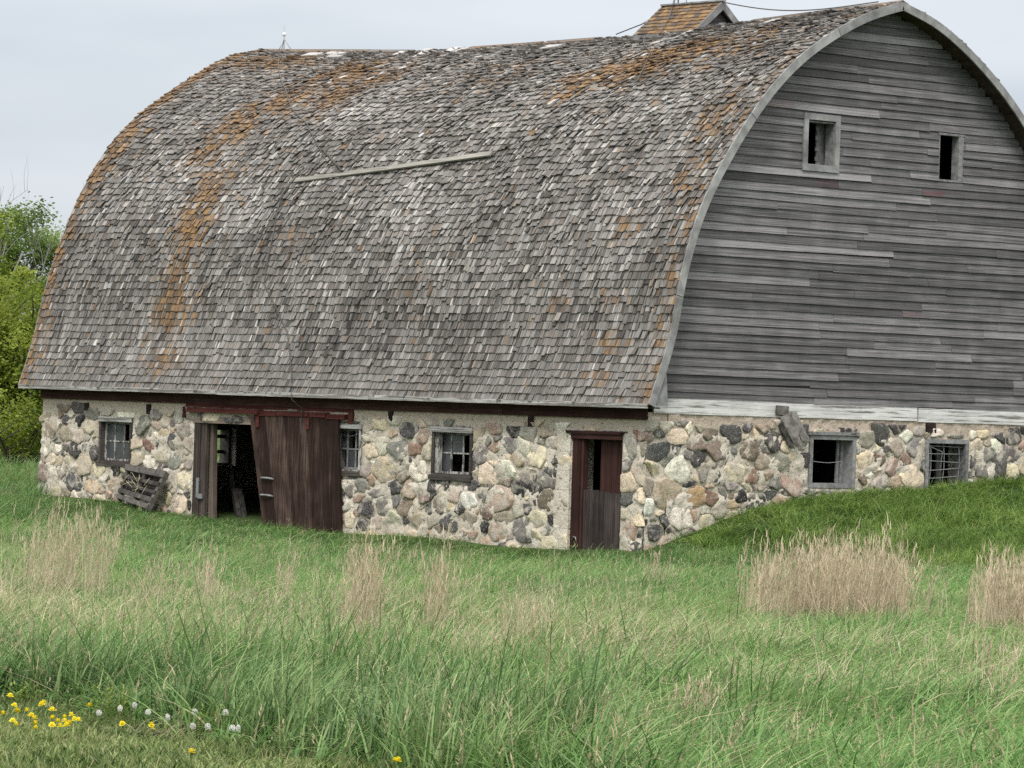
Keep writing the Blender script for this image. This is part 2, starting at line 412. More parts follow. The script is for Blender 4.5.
# ---- roof deck + shingles: one mesh
roof = MB()
NS = 44; xs = np.linspace(-L - XR + .03, XR - .03, 26)
for side in (-1, 1):
    ss = np.linspace(0, SLEN, NS)
    top = [[roof_pt(x, s, side, -.005) for s in ss] for x in xs]; bot = [[roof_pt(x, s, side, -.085) for s in ss] for x in xs]
    for i in range(len(xs) - 1):
        for j in range(NS - 1):
            for g, mi, dz in ((top, 0, 1), (bot, 1, -1)):
                q = [g[i][j], g[i + 1][j], g[i + 1][j + 1], g[i][j + 1]]
                if dz * side > 0: q = q[::-1]
                roof.poly(q, (.18, 0, .3) if mi == 0 else (.5, 0, .5), mi, True)
    for i in (0, len(xs) - 1):
        for j in range(NS - 1): roof.poly([top[i][j], top[i][j + 1], bot[i][j + 1], bot[i][j]], (.4, 0, .5), 1)
    for i in range(len(xs) - 1): roof.poly([top[i][0], top[i + 1][0], bot[i + 1][0], bot[i][0]], (.4, 0, .5), 1)

BL = [  # moss blobs on the meadow slope: x, height above eave, radius x, radius z, strength
    (-14.2, 6.95, 1.0, .35, .75), (-12.6, 6.8, .8, .3, .6), (-14.9, 6.3, .8, .5, .6), (-15.6, 5.7, .7, .5, .7), (-15.9, 5.0, .55, .4, .65), (-15.0, 4.2, .6, .5, .75),
    (-14.9, 3.4, .6, .5, .75), (-14.8, 2.4, .45, .5, .5), (-14.7, 1.6, .7, .5, .7), (-14.6, .5, .7, .35, .55), (-4.2, 6.55, .9, .35, .95), (-5.2, 6.3, .8, .28, .85), (-3.3, 6.85, .9, .3, .8),
    (-5.4, 6.05, .5, .2, .6), (-1.3, 1.8, .35, .25, .42), (-1.1, 1.0, .5, .2, .45), (-1.2, .4, .4, .15, .4), (-2.6, 1.7, .3, .2, .35), (-.3, 4.1, .35, .5, .5), (-.5, 5.2, .5, .6, .45),
    (-2.0, 6.9, 1.2, .4, .45), (-17.8, 7.25, 1.6, .22, .6), (-13.4, 6.45, .9, .4, .6), (-9, 6.6, 2, .4, .22), (-1.4, 3.2, .5, .3, .4)]
def moss_at(x, z, side):
    m = 0.0
    if side < 0:
        for bx, bz, rx, rz, st in BL: m = max(m, st * math.exp(-((x - bx) / rx / 1.2) ** 2 - ((z - bz) / rz / 1.2) ** 2))
        m = max(m, .62 * math.exp(-((x + 19.5) / .35) ** 2), (.8 if z > 4.2 else .4) * math.exp(-((x + 19.5) / .55) ** 2))
        m = max(m, (.30 + .5 * mnoise.noise((x, z * .8, 60.0))) * math.exp(-((x - .2) / .36) ** 2))
        m += .35 * max(0, mnoise.noise((x * .5, z * .5, 3.0)) - .15)
    else: m = .3 * max(0, mnoise.noise((x * .3, z * .4, 9.0)))
    return m
PALE = ((-15.3, 2.6, .5, .35), (-17.0, 4.2, .7, .45), (-16.3, 4.75, .8, .3), (-1.8, 3.55, .35, .6), (-3.15, 3.3, .4, .45), (-8.0, 3.6, .7, .5), (-10.6, 2.2, .8, .4), (-1.3, 2.6, .3, .9), (-5.2, 2.2, .6, .5), (-13.0, 3.6, .6, .5), (-11.0, 5.9, 1.2, .3), (-6.5, 5.4, 1.0, .35), (-2.6, 5.6, .8, .4))
EXP = .158; rows = int((SLEN - .02) / EXP)
for side in (-1, 1):
    for r in range(rows + 1):
        s0 = -.03 + r * EXP
        x = -L - XR + random.uniform(-.03, .0)
        while x < XR:
            w = random.choice((.03, .045, .05, .06, .07, .08, .09, .1, .115, .135)) * random.uniform(.85, 1.15) if side < 0 else random.uniform(.2, .45)
            x1 = min(x + w, XR + .02)
            if x1 - x < .02: break
            zc = float(np.interp(s0, SS, SZ)); xc = (x + x1) / 2
            rough = .5 + .9 * min(1, max(0, (zc - 1.0) / 2.5)) * (.6 + .8 * abs(mnoise.noise((xc * .35, zc * .5, 1.0))))
            hole = mnoise.noise((xc * .8 + 7, s0 * .9, 5.0))
            if -13.9 < xc < -12.2 and s0 > SLEN - .6 and side < 0 and random.random() < .75: x = x1; continue
            if random.random() < (.03 + (.16 if hole > .42 else 0)) * (rough if r > 1 else 0) and side < 0:
                tn = (random.uniform(.5, .85) if random.random() < .65 else random.uniform(.1, .4), 0, random.random()); lo = random.uniform(-.04, .07)
                q = [roof_pt(x + .004, max(0, s0 + lo), side, .014), roof_pt(x1 - .004, max(0, s0 + lo + random.gauss(0, .01)), side, .014), roof_pt(x1 - .004, min(SLEN, s0 + EXP + .06), side, .004), roof_pt(x + .004, min(SLEN, s0 + EXP + .06), side, .004)]
                roof.poly(q, tn, 0); x = x1; continue
            jl = random.gauss(0, .014) * rough + (random.uniform(-.07, .06) if random.random() < .15 * rough else 0)
            if r < 2: jl *= .3
            a0 = s0 - jl; a1 = min(s0 + EXP + .085, SLEN - .002)
            if a1 - a0 < .04: x = x1; continue
            skew = random.gauss(0, .006) * rough
            gap = .003 + (random.uniform(.003, .009) if random.random() < .3 else 0)
            th = random.uniform(.016, .027); curl = max(0, random.gauss(.005, .010)) * rough + (random.uniform(.010, .038) if random.random() < .10 * rough else 0)
            cup = random.gauss(0, .006) * rough
            big = mnoise.noise((xc * .45, zc * .55, 20.0)) * .13 + mnoise.noise((xc * 1.6, zc * .35, 30.0)) * .10
            t = .45 + big + .15 * mnoise.noise((xc * 9.0, zc * .55, 40.0)) + .10 * mnoise.noise((xc * 24.0, zc * .9, 50.0)) + random.gauss(0, .075)
            if x1 - x < .055 and random.random() < .35 * rough: t += random.uniform(.12, .45)
            if random.random() < .03 * rough: t += random.uniform(.15, .35)
            if random.random() < .12: t -= random.uniform(.08, .28)
            if side < 0: t += sum(.16 * math.exp(-((xc - a) / c) ** 2 - ((zc - b_) / d) ** 2) for a, b_, c, d in PALE) * random.uniform(.2, 1.3)
            if r < 4: t = .6 * t + .2
            mo = moss_at(xc, zc, side) * 1.2 - .04 + random.gauss(0, .2)
            tone = (min(1, max(.02, t)), min(1, max(0, mo)), random.random())
            P = []
            for a, lf, sk in ((a0, th + .012 + curl, skew), (a1, .003, 0)):
                for k in (0, .5, 1):
                    xx = x + gap + (x1 - x - 2 * gap) * k + sk
                    P.append(roof_pt(xx, max(0, a), side, lf + (cup if k == .5 and a == a0 else 0)) + (Vector((0, 0, 0)) if a >= 0 else Vector((0, side * .0, a))))
            for k in (0, .5, 1):
                xx = x + gap + (x1 - x - 2 * gap) * k + skew
                q = P[int(k * 2)]; nrm = roof_pt(xx, max(0, a0), side, 1.0) - roof_pt(xx, max(0, a0), side, 0)
                P.append(q - nrm * th)
            b = len(roof.v); roof.v += [tuple(p) for p in P]
            F = [(0, 1, 4, 3), (1, 2, 5, 4), (6, 7, 1, 0), (7, 8, 2, 1), (0, 3, 6), (2, 8, 5)]
            for f in F: roof.face(tuple(b + i for i in (f if side < 0 else f[::-1])), tone, 0)
            x = x1
# bare sheathing where the ridge courses have blown off, pale split shingles lying loose
for x, w, s0, s1, t in ((-14.15, .16, 2.1, .3, .95), (-13.6, .26, 1.5, .05, .85), (-13.1, .14, 2.2, .5, .95), (-12.65, .24, 1.7, .03, .95), (-12.15, .15, 1.4, .2, .8), (-17.2, .5, .62, .40, .85), (-16.6, .6, .5, .3, .8), (-16.2, .4, .72, .58, .75),
                       (-9.1, .5, .75, .55, .8), (-5.0, .22, 1.5, .5, .75), (-4.6, .12, 1.3, .6, .7), (-2.6, .3, .9, .5, .7)):
    q = [(x, SLEN - s0), (x + w, SLEN - s0 + .03), (x + w + .05, SLEN - s1), (x + .05, SLEN - s1)]
    lo = [roof_pt(a, b_, -1, .01) for a, b_ in q]; hi = [roof_pt(a, b_, -1, .036 + .01 * i) for i, (a, b_) in enumerate(q)]
    roof.hexa(lo + hi, (t, 0, random.random() * .4), 0)
# ridge boards (some are gone)
for x0, x1 in ((-19.5, -17.4), (-17.38, -15.5), (-15.48, -14.0), (-12.1, -9.8), (-9.7, -8.0), (-3.6, -2.0), (-1.95, .42)):
    for sd in (-1, 1):
        a0 = roof_pt(x0, SLEN - .16, sd, .035); a1 = roof_pt(x1, SLEN - .16, sd, .035)
        c0 = Vector((x0, 0, roof_pt(x0, SLEN, sd, 0).z + .055)); c1 = Vector((x1, 0, roof_pt(x1, SLEN, sd, 0).z + .055))
        dn = Vector((0, 0, -.022)); tn = (random.uniform(.3, .5), random.uniform(.3, .75), random.random())
        roof.hexa([a0 + dn, a1 + dn, c1 + dn, c0 + dn, a0, a1, c1, c0], tn, 0)
roof_o = roof.build('roof', [SHINGLE, SOFFIT], barn)
tag(roof_o, 'arched roof of grey weathered cedar shingles with orange lichen')

# ---- barge boards along both rakes
def barge(x, side, s0, s1, depth=.17, th=.035, mat=BARGE, name='barge_board', n=26):
    b = MB(); ss = np.linspace(s0, s1, n); t = (random.uniform(.45, .6), 0, random.random())
    ring = []
    for s in ss:
        o = roof_pt(x, s, side, .018); i = roof_pt(x, s, side, .018 - depth)
        ring.append([o, i, i + Vector((th, 0, 0)), o + Vector((th, 0, 0))])
    base = len(b.v)
    for r_ in ring: b.v += [tuple(q) for q in r_]
    for k in range(len(ring) - 1):
        for e in range(4):
            e2 = (e + 1) % 4
            b.face((base + k * 4 + e, base + k * 4 + e2, base + (k + 1) * 4 + e2, base + (k + 1) * 4 + e), t)
    b.face((base, base + 1, base + 2, base + 3), t); l = base + (len(ring) - 1) * 4; b.face((l + 3, l + 2, l + 1, l), t)
    return b.build(name, mat, barn)
for side in (-1, 1):
    cuts = [.0, 2.05, 5.85, 8.6, SLEN] if side < 0 else [0, 3.4, 6.1, SLEN]
    for a, c in zip(cuts[:-1], cuts[1:]): barge(XR + .005, side, a, c - .012, .16 if side < 0 else .15)
    barge(-L - XR - .04, side, 0, SLEN, .15)
# wedge that closes the flared foot of the rake against the gable
b = MB()
b.hexa([(.02, -6.1, Z0 - .02), (XR, -6.08, Z0 - .02), (XR, -5.62, Z0 - .02), (.02, -5.62, Z0 - .02), (.02, -5.84, Z0 + .55), (XR, -5.86, Z0 + .55), (XR, -5.68, Z0 + .55), (.02, -5.68, Z0 + .55)], (.5, 0, .3))
b.build('rake_foot', BARGE, barn)

# ---- eave board, frieze
b = MB()
for x0, x1 in ((-L - XR, -15.9), (-15.89, -12.4), (-12.39, -7.5), (-7.49, -3.2), (-3.19, XR)):
    j = random.uniform(-.006, .006)
    b.box(x0, x1, -6.135, -6.105, Z0 - .075 + j, Z0 + .012 + j, (random.uniform(.4, .6), 0, random.random()))
b.build('eave_board', WHITEX, barn)
b = MB()
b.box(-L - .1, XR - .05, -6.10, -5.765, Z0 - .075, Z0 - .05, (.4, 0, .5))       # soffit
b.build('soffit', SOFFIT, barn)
b = MB()
for x0, x1 in ((-L - .02, -12.6), (-12.59, -7.9), (-7.89, -3.9), (-3.89, .04)):
    b.box(x0, x1, -5.815, -5.765, Z0 - .275 + random.uniform(-.005, .005), Z0 - .08, (random.uniform(.4, .6), 0, random.random()))
b.build('frieze_board', DARKRED, barn)
b = MB(); b.box(-L - .1, .05, 5.765, 5.815, Z0 - .275, Z0 - .08); b.build('frieze_board', DARKRED, barn)

# ------------------------------------------------------------------ stone walls
OPEN_S = dict(W1=(-16.98, -15.80, .90, 1.86), DO=(-13.62, -9.35, -.6, 1.84), W2=(-9.05, -8.12, .98, 1.92), W3=(-5.97, -4.78, 1.0, 1.93), D2=(-1.95, -.62, -.6, 1.96))
OPEN_G = dict(G1=(-1.68, -.47, 1.06, 2.04), G2=(1.42, 2.60, .95, 2.02))
def rects_minus(u0, u1, z0, z1, ops):
    us = sorted({u0, u1, *[o[0] for o in ops], *[o[1] for o in ops]}); zs = sorted({z0, z1, *[o[2] for o in ops], *[o[3] for o in ops]})
    us = [u for u in us if u0 <= u <= u1]; zs = [z for z in zs if z0 <= z <= z1]
    for a, c in zip(us[:-1], us[1:]):
        for e, f in zip(zs[:-1], zs[1:]):
            m = ((a + c) / 2, (e + f) / 2)
            if not any(o[0] < m[0] < o[1] and o[2] < m[1] < o[3] for o in ops): yield a, c, e, f
def wall(mb, u0, u1, z0, z1, ops, P, th, mi=0, tone=(.5, 0, .5), rough=False):
    """P(u, z, d): point d behind the face"""
    ops = list(ops)
    for a, c, e, f in rects_minus(u0, u1, z0, z1, ops):
        if rough:
            nu, nz = max(1, int((c - a) / .055)), max(1, int((f - e) / .055)); b0 = len(mb.v)
            for i in range(nu + 1):
                for j in range(nz + 1):
                    uu = a + (c - a) * i / nu; zz = e + (f - e) * j / nz
                    q = .026 + .045 * mnoise.noise((uu * 4.5, zz * 4.5, 1.0)) + .045 * mnoise.noise((uu * 12, zz * 12, 4.0))
                    if 0 < i < nu and 0 < j < nz or not any(abs(uu - o[0]) < 1e-6 or abs(uu - o[1]) < 1e-6 or abs(zz - o[2]) < 1e-6 or abs(zz - o[3]) < 1e-6 for o in ops): q = max(0, q)
                    else: q = 0
                    if zz > 2.0: q *= .5
                    mb.v.append(tuple(P(uu, zz, -q)))
            for i in range(nu):
                for j in range(nz):
                    k = b0 + i * (nz + 1) + j; mb.face((k, k + nz + 1, k + nz + 2, k + 1), tone, mi, True)
        else: mb.poly([P(a, e, 0), P(c, e, 0), P(c, f, 0), P(a, f, 0)], tone, mi)
        mb.poly([P(a, e, th), P(a, f, th), P(c, f, th), P(c, e, th)], tone, mi)
    for a, c, e, f in ops:
        e2 = max(e, z0)
        mb.poly([P(a, e2, 0), P(a, f, 0), P(a, f, th), P(a, e2, th)], tone, mi)
        mb.poly([P(c, e2, 0), P(c, e2, th), P(c, f, th), P(c, f, 0)], tone, mi)
        mb.poly([P(a, f, 0), P(c, f, 0), P(c, f, th), P(a, f, th)], tone, mi)
        if e > z0: mb.poly([P(a, e, 0), P(a, e, th), P(c, e, th), P(c, e, 0)], tone, mi)
    mb.poly([P(u0, z1, 0), P(u1, z1, 0), P(u1, z1, th), P(u0, z1, th)], tone, mi)

SC = {'w': (.66, .63, .56), 'c': (.60, .535, .425), 'y': (.47, .395, .29), 'b': (.40, .345, .285), 'g': (.20, .197, .19), 'l': (.35, .335, .31), 'd': (.078, .078, .083), 'k': (.035, .034, .036), 'p': (.36, .275, .225), 'r': (.23, .145, .12), 'n': (.20, .165, .14), 'o': (.46, .34, .20)}
KEY_S = '''47,451,6,w 59,449,6,w 91,426,9,c 70,464,7,c 54,477,8,w 139,445,8,c 150,444,7,r 164,436,8,c 137,459,8,c 151,464,7,w 187,480,11,c 166,421,6,c 142,424,11,g 176,441,8,d 85,465,12,b 71,481,9,d 94,485,9,y 67,447,5,g 67,420,6,d
382,425,9,c 367,426,7,b 410,427,11,d 384,446,8,w 371,451,9,c 399,449,12,g 416,450,8,r 425,435,7,p 386,470,13,c 422,470,11,w 369,507,10,d 385,505,9,g 396,522,9,w 407,507,8,n 380,491,8,g 452,522,9,d 484,526,5,k 482,454,8,g 490,475,10,c 455,496,8,b 420,522,10,b
539,456,10,c 507,469,9,w 491,477,9,w 520,490,8,k 537,491,6,k 554,519,7,k 549,501,10,n 499,532,10,p 524,529,10,g 510,446,8,g 496,447,5,p 527,476,7,g 532,435,8,l 547,431,7,b 501,500,14,b 540,520,9,c 630,447,9,l 625,467,7,g 645,472,12,c 630,482,9,c 646,512,13,w 629,532,9,p 630,500,6,d 115,485,8,b 108,478,6,n
80,437,8,b 112,425,5,d 180,420,6,l 176,460,9,g 186,455,6,b 470,500,9,w 440,505,8,n 470,432,6,k 545,480,7,g 470,520,9,b 360,500,8,p 352,490,7,g 350,520,8,c 363,485,8,g 505,515,10,b 515,425,7,c'''
KEY_G = '''658,451,11,d 677,470,13,w 695,442,9,n 717,449,12,n 731,434,11,d 676,436,8,c 666,494,15,b 694,497,11,o 711,497,8,r 679,517,12,w 704,475,8,g 716,477,7,d 654,532,9,d 697,457,7,d 666,460,6,g 772,440,9,d 747,450,10,n 733,471,12,c 761,462,8,b 751,476,8,r 766,476,6,p 775,483,7,g 769,494,6,d 802,461,8,d 794,479,15,p 730,484,7,g 779,462,9,l 745,428,5,d 756,422,8,p
882,436,10,d 864,462,10,c 879,459,7,n 891,468,9,p 916,448,12,g 879,482,10,l 910,477,13,c 906,461,7,r 919,465,7,d 986,455,8,g 995,445,6,w 995,468,11,d 1012,456,9,g 864,440,8,l 895,447,8,b 980,470,8,g 1010,470,9,c 976,445,7,c 740,495,7,k 718,510,8,l 722,465,5,g 708,460,6,l 655,470,7,c 688,455,5,g 700,425,8,b 670,422,9,b'''
def clip(poly, a, bb, cc):      # keep a*x+b*y <= c
    out = []
    for i in range(len(poly)):
        p, q = poly[i], poly[(i + 1) % len(poly)]
        dp = a * p[0] + bb * p[1] - cc; dq = a * q[0] + bb * q[1] - cc
        if dp <= 0: out.append(p)
        if dp * dq < 0:
            t = dp / (dp - dq); out.append((p[0] + t * (q[0] - p[0]), p[1] + t * (q[1] - p[1])))
    return out
def stones(mb, u0, u1, z0, ztop, ops, P, key, conv, AN):
    """power-diagram rubble: P(u,z,d) with d in front of the wall"""
    seeds = []
    def free(u, z, r, k=.82, m=.0):
        if not (u0 + .03 < u < u1 - .03 and z0 < z < ztop(u) - .02): return False
        for o in ops:
            if o[0] - m < u < o[1] + m and o[2] - m < z < o[3] + m: return False
        for s in seeds:
            if abs(s[1] - z) < 1 and ((s[0] - u) * AN) ** 2 + (s[1] - z) ** 2 < ((s[2] + r) * k) ** 2: return False
        return True
    for w in key.split():
        a = w.split(','); u, z = conv(float(a[0]), float(a[1])); r = float(a[2]) / 50
        if free(u, z, r, .5): seeds.append((u, z, r, a[3]))
    pal = 'wwwwwccccccybbbbbggggllldddddkknnppr'
    for r in (.25, .19, .15, .12, .095, .075, .06):
        for _ in range(int((u1 - u0) * (3 if r > .2 else 90))):
            u = random.uniform(u0, u1); z = random.uniform(z0, 2.3)
            rr = r * random.uniform(.9, 1.1)
            if free(u, z, rr, .86): seeds.append((u, z, rr, random.choice(pal)))
    for i, (u, z, r, c) in enumerate(seeds):
        U = u * AN; poly = [(U - .45, z - .45), (U + .45, z - .45), (U + .45, z + .45), (U - .45, z + .45)]
        for k, (u2, z2, r2, _) in enumerate(seeds):
            if k == i: continue
            dx, dz = u2 * AN - U, z2 - z
            if dx * dx + dz * dz > 1.0: continue
            cc = ((u2 * AN) ** 2 + z2 * z2 - r2 * r2 - U * U - z * z + r * r) / 2
            poly = clip(poly, dx, dz, cc)
            if len(poly) < 3: break
        if len(poly) < 3: continue
        poly = [(p[0] / AN, p[1]) for p in poly]
        poly = clip(poly, 0, 1, ztop(u)); poly = clip(poly, -1, 0, -u0); poly = clip(poly, 1, 0, u1)
        for o in ops:
            g = .02
            ds = [(o[0] - u, (1, 0, o[0] - g)), (u - o[1], (-1, 0, -(o[1] + g))), (z - o[3], (0, -1, -(o[3] + g))), (o[2] - z, (0, 1, o[2] - g))]
            if abs(u - (o[0] + o[1]) / 2) > 3: continue
            dd, pl = max(ds, key=lambda t: t[0]); poly = clip(poly, *pl)
            if len(poly) < 3: break
        if len(poly) < 3: continue
        for _c in range(random.choice((0, 0, 1, 1, 2))):     # split faces
            an = random.random() * 6.283; ca, sa = math.cos(an), math.sin(an); far = max((p[0] - u) * ca + (p[1] - z) * sa for p in poly)
            q_ = clip(poly, ca, sa, u * ca + z * sa + far * random.uniform(.45, .85))
            if len(q_) >= 3: poly = q_
        pa = np.array(poly); ar = .5 * abs(np.dot(pa[:, 0], np.roll(pa[:, 1], 1)) - np.dot(pa[:, 1], np.roll(pa[:, 0], 1)))
        if ar < .004: continue
        cx, cz = pa.mean(0)
        d = np.hypot(*(pa - (cx, cz)).T); gap = random.uniform(.0, .022) + (random.uniform(.01, .035) if random.random() < .25 else 0)
        pa = (cx, cz) + (pa - (cx, cz)) * np.clip(1 - gap / np.maximum(d, .03), .45, 1)[:, None]
        # subdivide + cut corners
        for cc_ in (random.uniform(.06, .16), .12, .2):
            nx_ = np.roll(pa, -1, 0); pa = np.stack([pa * (1 - cc_) + nx_ * cc_, pa * cc_ + nx_ * (1 - cc_)], 1).reshape(-1, 2)
        pa = pa[::2] if len(pa) > 36 else pa
        n = len(pa); ph = random.random() * 50
        jit = np.array([mnoise.noise((p[0] * 7 + ph, p[1] * 7, 0)) + .6 * mnoise.noise((p[0] * 22 + ph, p[1] * 22, 0)) for p in pa]) * .032
        dirs = pa - (cx, cz); dirs /= np.maximum(np.hypot(*dirs.T), .01)[:, None]; pa = pa + dirs * jit[:, None]
        dep = random.uniform(.026, .044) + .03 * min(.3, math.sqrt(ar)); tx, tz = random.gauss(0, .12), random.gauss(0, .12)
        col = SC[c]; k_ = random.uniform(.85, 1.3); col = tuple(min(.8, v * k_ * random.uniform(.95, 1.05) * g) for v, g in zip(col, (1.05, 1.0, .93)))
        base = len(mb.v); rings = ((1.0, -.01), (.985, .72), (.93, .95), (.55, 1.0))
        for sc_, dd in rings:
            for p in pa:
                uu = cx + (p[0] - cx) * sc_; zz = cz + (p[1] - cz) * sc_
                q = dd * dep + (tx * (uu - cx) + tz * (zz - cz) if dd > 0 else 0)
                if dd > .3: q += mnoise.noise((uu * 11 + ph, zz * 11, 2)) * .022
                mb.v.append(tuple(P(uu, zz, max(q, -.01))))
        mb.v.append(tuple(P(cx, cz, dep * 1.02 + mnoise.noise((ph, 1, 2)) * .012)))
        for a in range(3):
            for e in range(n):
                e2 = (e + 1) % n; mb.face((base + a * n + e, base + a * n + e2, base + (a + 1) * n + e2, base + (a + 1) * n + e), col, 1, True)
        for e in range(n): mb.face((base + 3 * n + e, base + 3 * n + (e + 1) % n, base + 4 * n), col, 1, True)

sw = MB()
WT = Z0 - .09
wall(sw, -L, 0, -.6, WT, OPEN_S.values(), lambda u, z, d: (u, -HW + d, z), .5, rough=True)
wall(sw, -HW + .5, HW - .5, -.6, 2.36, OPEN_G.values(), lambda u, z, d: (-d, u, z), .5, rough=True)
for ya, yb in ((-HW, -HW + .5), (HW - .5, HW)): sw.poly([(0, ya, -.6), (0, yb, -.6), (0, yb, 2.36), (0, ya, 2.36)])
OPEN_F = [(-1.66, -.94, .86, 1.70), (.4, 1.1, 1.0, 1.9)]
wall(sw, -HW + .5, HW - .5, -.6, 2.36, OPEN_F, lambda u, z, d: (-L + d, u, z), .5)
for ya, yb in ((-HW, -HW + .5), (HW - .5, HW)): sw.poly([(-L, ya, -.6), (-L, yb, -.6), (-L, yb, 2.36), (-L, ya, 2.36)])
wall(sw, -L, 0, -.6, WT, [], lambda u, z, d: (u, HW - d, z), .5)
stones(sw, -L - .02, .035, -.35, lambda u: 2.06 + .08 * math.sin(u * 1.7) + .06 * math.sin(u * 4.1), OPEN_S.values(), lambda u, z, d: (u, -HW - d, z), KEY_S, lambda u, v: on_side(u, v), .72)
stones(sw, -HW - .035, HW, -.35, lambda u: 2.22 + .07 * math.sin(u * 1.9) + .05 * math.sin(u * 5), OPEN_G.values(), lambda u, z, d: (d, u, z), KEY_G, lambda u, v: on_gable(u, v), .8)
# beaten concrete jamb left of the small door and lintel over it
for k in range(7):
    z0_ = -.5 + k * .35; sw.hexa([(-2.38 + random.uniform(-.03, .05), -HW - .05, z0_), (-1.97, -HW - .06, z0_), (-1.97, -HW + .01, z0_), (-2.38, -HW + .01, z0_),
        (-2.38 + random.uniform(-.03, .05), -HW - .05, z0_ + .345), (-1.97, -HW - .06, z0_ + .345), (-1.97, -HW + .01, z0_ + .345), (-2.38, -HW + .01, z0_ + .345)], (.5, 0, .5), 0)
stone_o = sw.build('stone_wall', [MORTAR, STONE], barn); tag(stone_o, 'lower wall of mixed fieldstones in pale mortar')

# solid dark blocks stand in for the shade inside vent slots near the wall top
for x, z in ((-17.46, 2.07), (-15.21, 2.09), (-7.23, 2.12), (-3.13, 2.13)):
    b = MB(); b.box(x - .065, x + .065, -HW - .05, -HW + .1, z - .11, z + .09, (.1, 0, .5), j=.008); b.build('vent_slot_shade', SOFFIT, barn)
b = MB(); b.box(-.1, .05, 1.42, 1.66, 2.14, 2.33, (.15, 0, .5), j=.01); b.build('vent_slot_shade', SOFFIT, barn)

# inside: earth floor, loft floor, posts
b = MB(); b.box(-L + .5, -.5, -HW + .5, HW - .5, -.5, -.12, (.5, 0, .5)); b.build('floor', DIRT, barn)
b = MB(); b.box(-L + .02, -.02, -HW + .3, HW - .3, Z0 - .08, Z0 + .02, (.5, 0, .5)); b.build('loft_floor', INNER, barn)
for x in (-15.9, -12.7, -9.5, -6.3, -3.1):
    for y in (-1.9, 1.9):
        b = MB(); b.box(x - .1, x + .1, y - .1, y + .1, -.12, Z0 - .082, (.5, 0, .5)); b.build('post', INNER, barn)
b = MB()
for y in np.arange(-1.6, 5.1, .16): b.box(-9.6, -9.56, y, y + .15, -.12, Z0 - .083, (random.uniform(.3, .6), 0, random.random()))
b.build('stall_partition', INNER, barn)

# ------------------------------------------------------------------ gable siding
U1 = (-2.0, -1.27, 7.0, 7.83); U2 = (1.52, 2.20, 6.95, 7.83)
UP = [U1, U2]
def gable(x, sgn, ops, z_start):
    mb = MB()
    # backing
    zs = np.arange(Z0 + .0, Z0 + 7.5, .25)
    z_edges = sorted(set(list(np.round(zs, 3)) + [o[2] for o in ops] + [o[3] for o in ops]))
    for a, c in zip(z_edges[:-1], z_edges[1:]):
        w = min(half_width(a - Z0), half_width(c - Z0)) - .10
        segs = [(-w, w)]
        for o in ops:
            if o[2] <= a + 1e-6 and c <= o[3] + 1e-6:
                ns = []
                for q in segs:
                    if o[0] < q[1] and o[1] > q[0]: ns += [(q[0], o[0]), (o[1], q[1])]
                    else: ns.append(q)
                segs = ns
        for q in segs:
            if q[1] - q[0] > .05: mb.box(x - .06 if sgn > 0 else x, x if sgn > 0 else x + .06, q[0], q[1], a, c, (.1, 0, .5))
    E = .155; r = 0; z = z_start
    reds = {29: (-2.6, -2.1), 30: (-2.2, -1.7)}
    while z < Z0 + 7.45:
        w0 = half_width(z - Z0) - .07; w1 = half_width(min(z + E, Z0 + 7.6) - Z0) - .07; w = max(.05, min(w0, w1) + .03)
        y = -w; joints = [-w]
        while True:
            y += random.uniform(1.8, 6.0)
            if y > w - .6: break
            joints.append(y)
        joints.append(w)
        rowt = random.gauss(.48, .055)
        for a, c in zip(joints[:-1], joints[1:]):
            segs = [(a + .003, c - .003)]
            for o in ops:
                if o[2] < z + E * .7 and z + E * .3 < o[3]:
                    ns = []
                    for q in segs:
                        if o[0] < q[1] and o[1] > q[0]: ns += [(q[0], o[0]), (o[1], q[1])]
                        else: ns.append(q)
                    segs = ns
            bt = min(.95, max(.1, rowt + random.gauss(0, .055) + (.16 if random.random() < .10 else 0)))
            bb = random.random(); tilt = random.gauss(0, .003); out = random.uniform(.024, .046)
            for q in segs:
                if q[1] - q[0] < .04: continue
                n = max(2, int((q[1] - q[0]) / .5)); yy = np.linspace(q[0], q[1], n + 1)
                base = len(mb.v)
                for t in yy:
                    dz = .009 * mnoise.noise((t * .5, z * 3, 0)) + tilt * (t - a) - .012 * math.sin((t + 5) * .35) * (z - Z0) / 7
                    dx = .006 * mnoise.noise((t * .7, z * 3, 5))
                    for px, pz in ((.002, z + dz - .004), (out + dx, z + dz - .004 + .002 * mnoise.noise((t * 4, z, 1))), (.006 + dx, z + E + dz), (.002, z + E + dz)):
                        mb.v.append((x + sgn * px, t, pz))
                for k in range(n):
                    red = 0.0
                    tm = (yy[k] + yy[k + 1]) / 2
                    if sgn > 0:
                        for (ry, rz) in ((-2.45, 8.17), (-1.3, 6.75), (1.25, 6.78), (-3.0, 9.2), (.9, 4.45), (-2.9, 8.17)):
                            if abs(tm - ry) < .3 and z <= rz < z + E: red = .5
                    for f in ((0, 1, 5, 4), (1, 2, 6, 5), (2, 3, 7, 6)):
                        g = tuple(base + k * 4 + i for i in f); mb.face(g if sgn > 0 else g[::-1], (bt, red, bb), 0)
                mb.face((base, base + 3, base + 2, base + 1), (bt, 0, bb)); e = base + n * 4; mb.face((e, e + 1, e + 2, e + 3), (bt, 0, bb))
        z += E; r += 1
    return mb.build('gable_siding', GREY, barn)
g1 = gable(0.0, 1, UP, Z0 + .10)
tag(g1, 'gable of weathered grey horizontal boards')
gable(-L, -1, [], Z0 - .1)

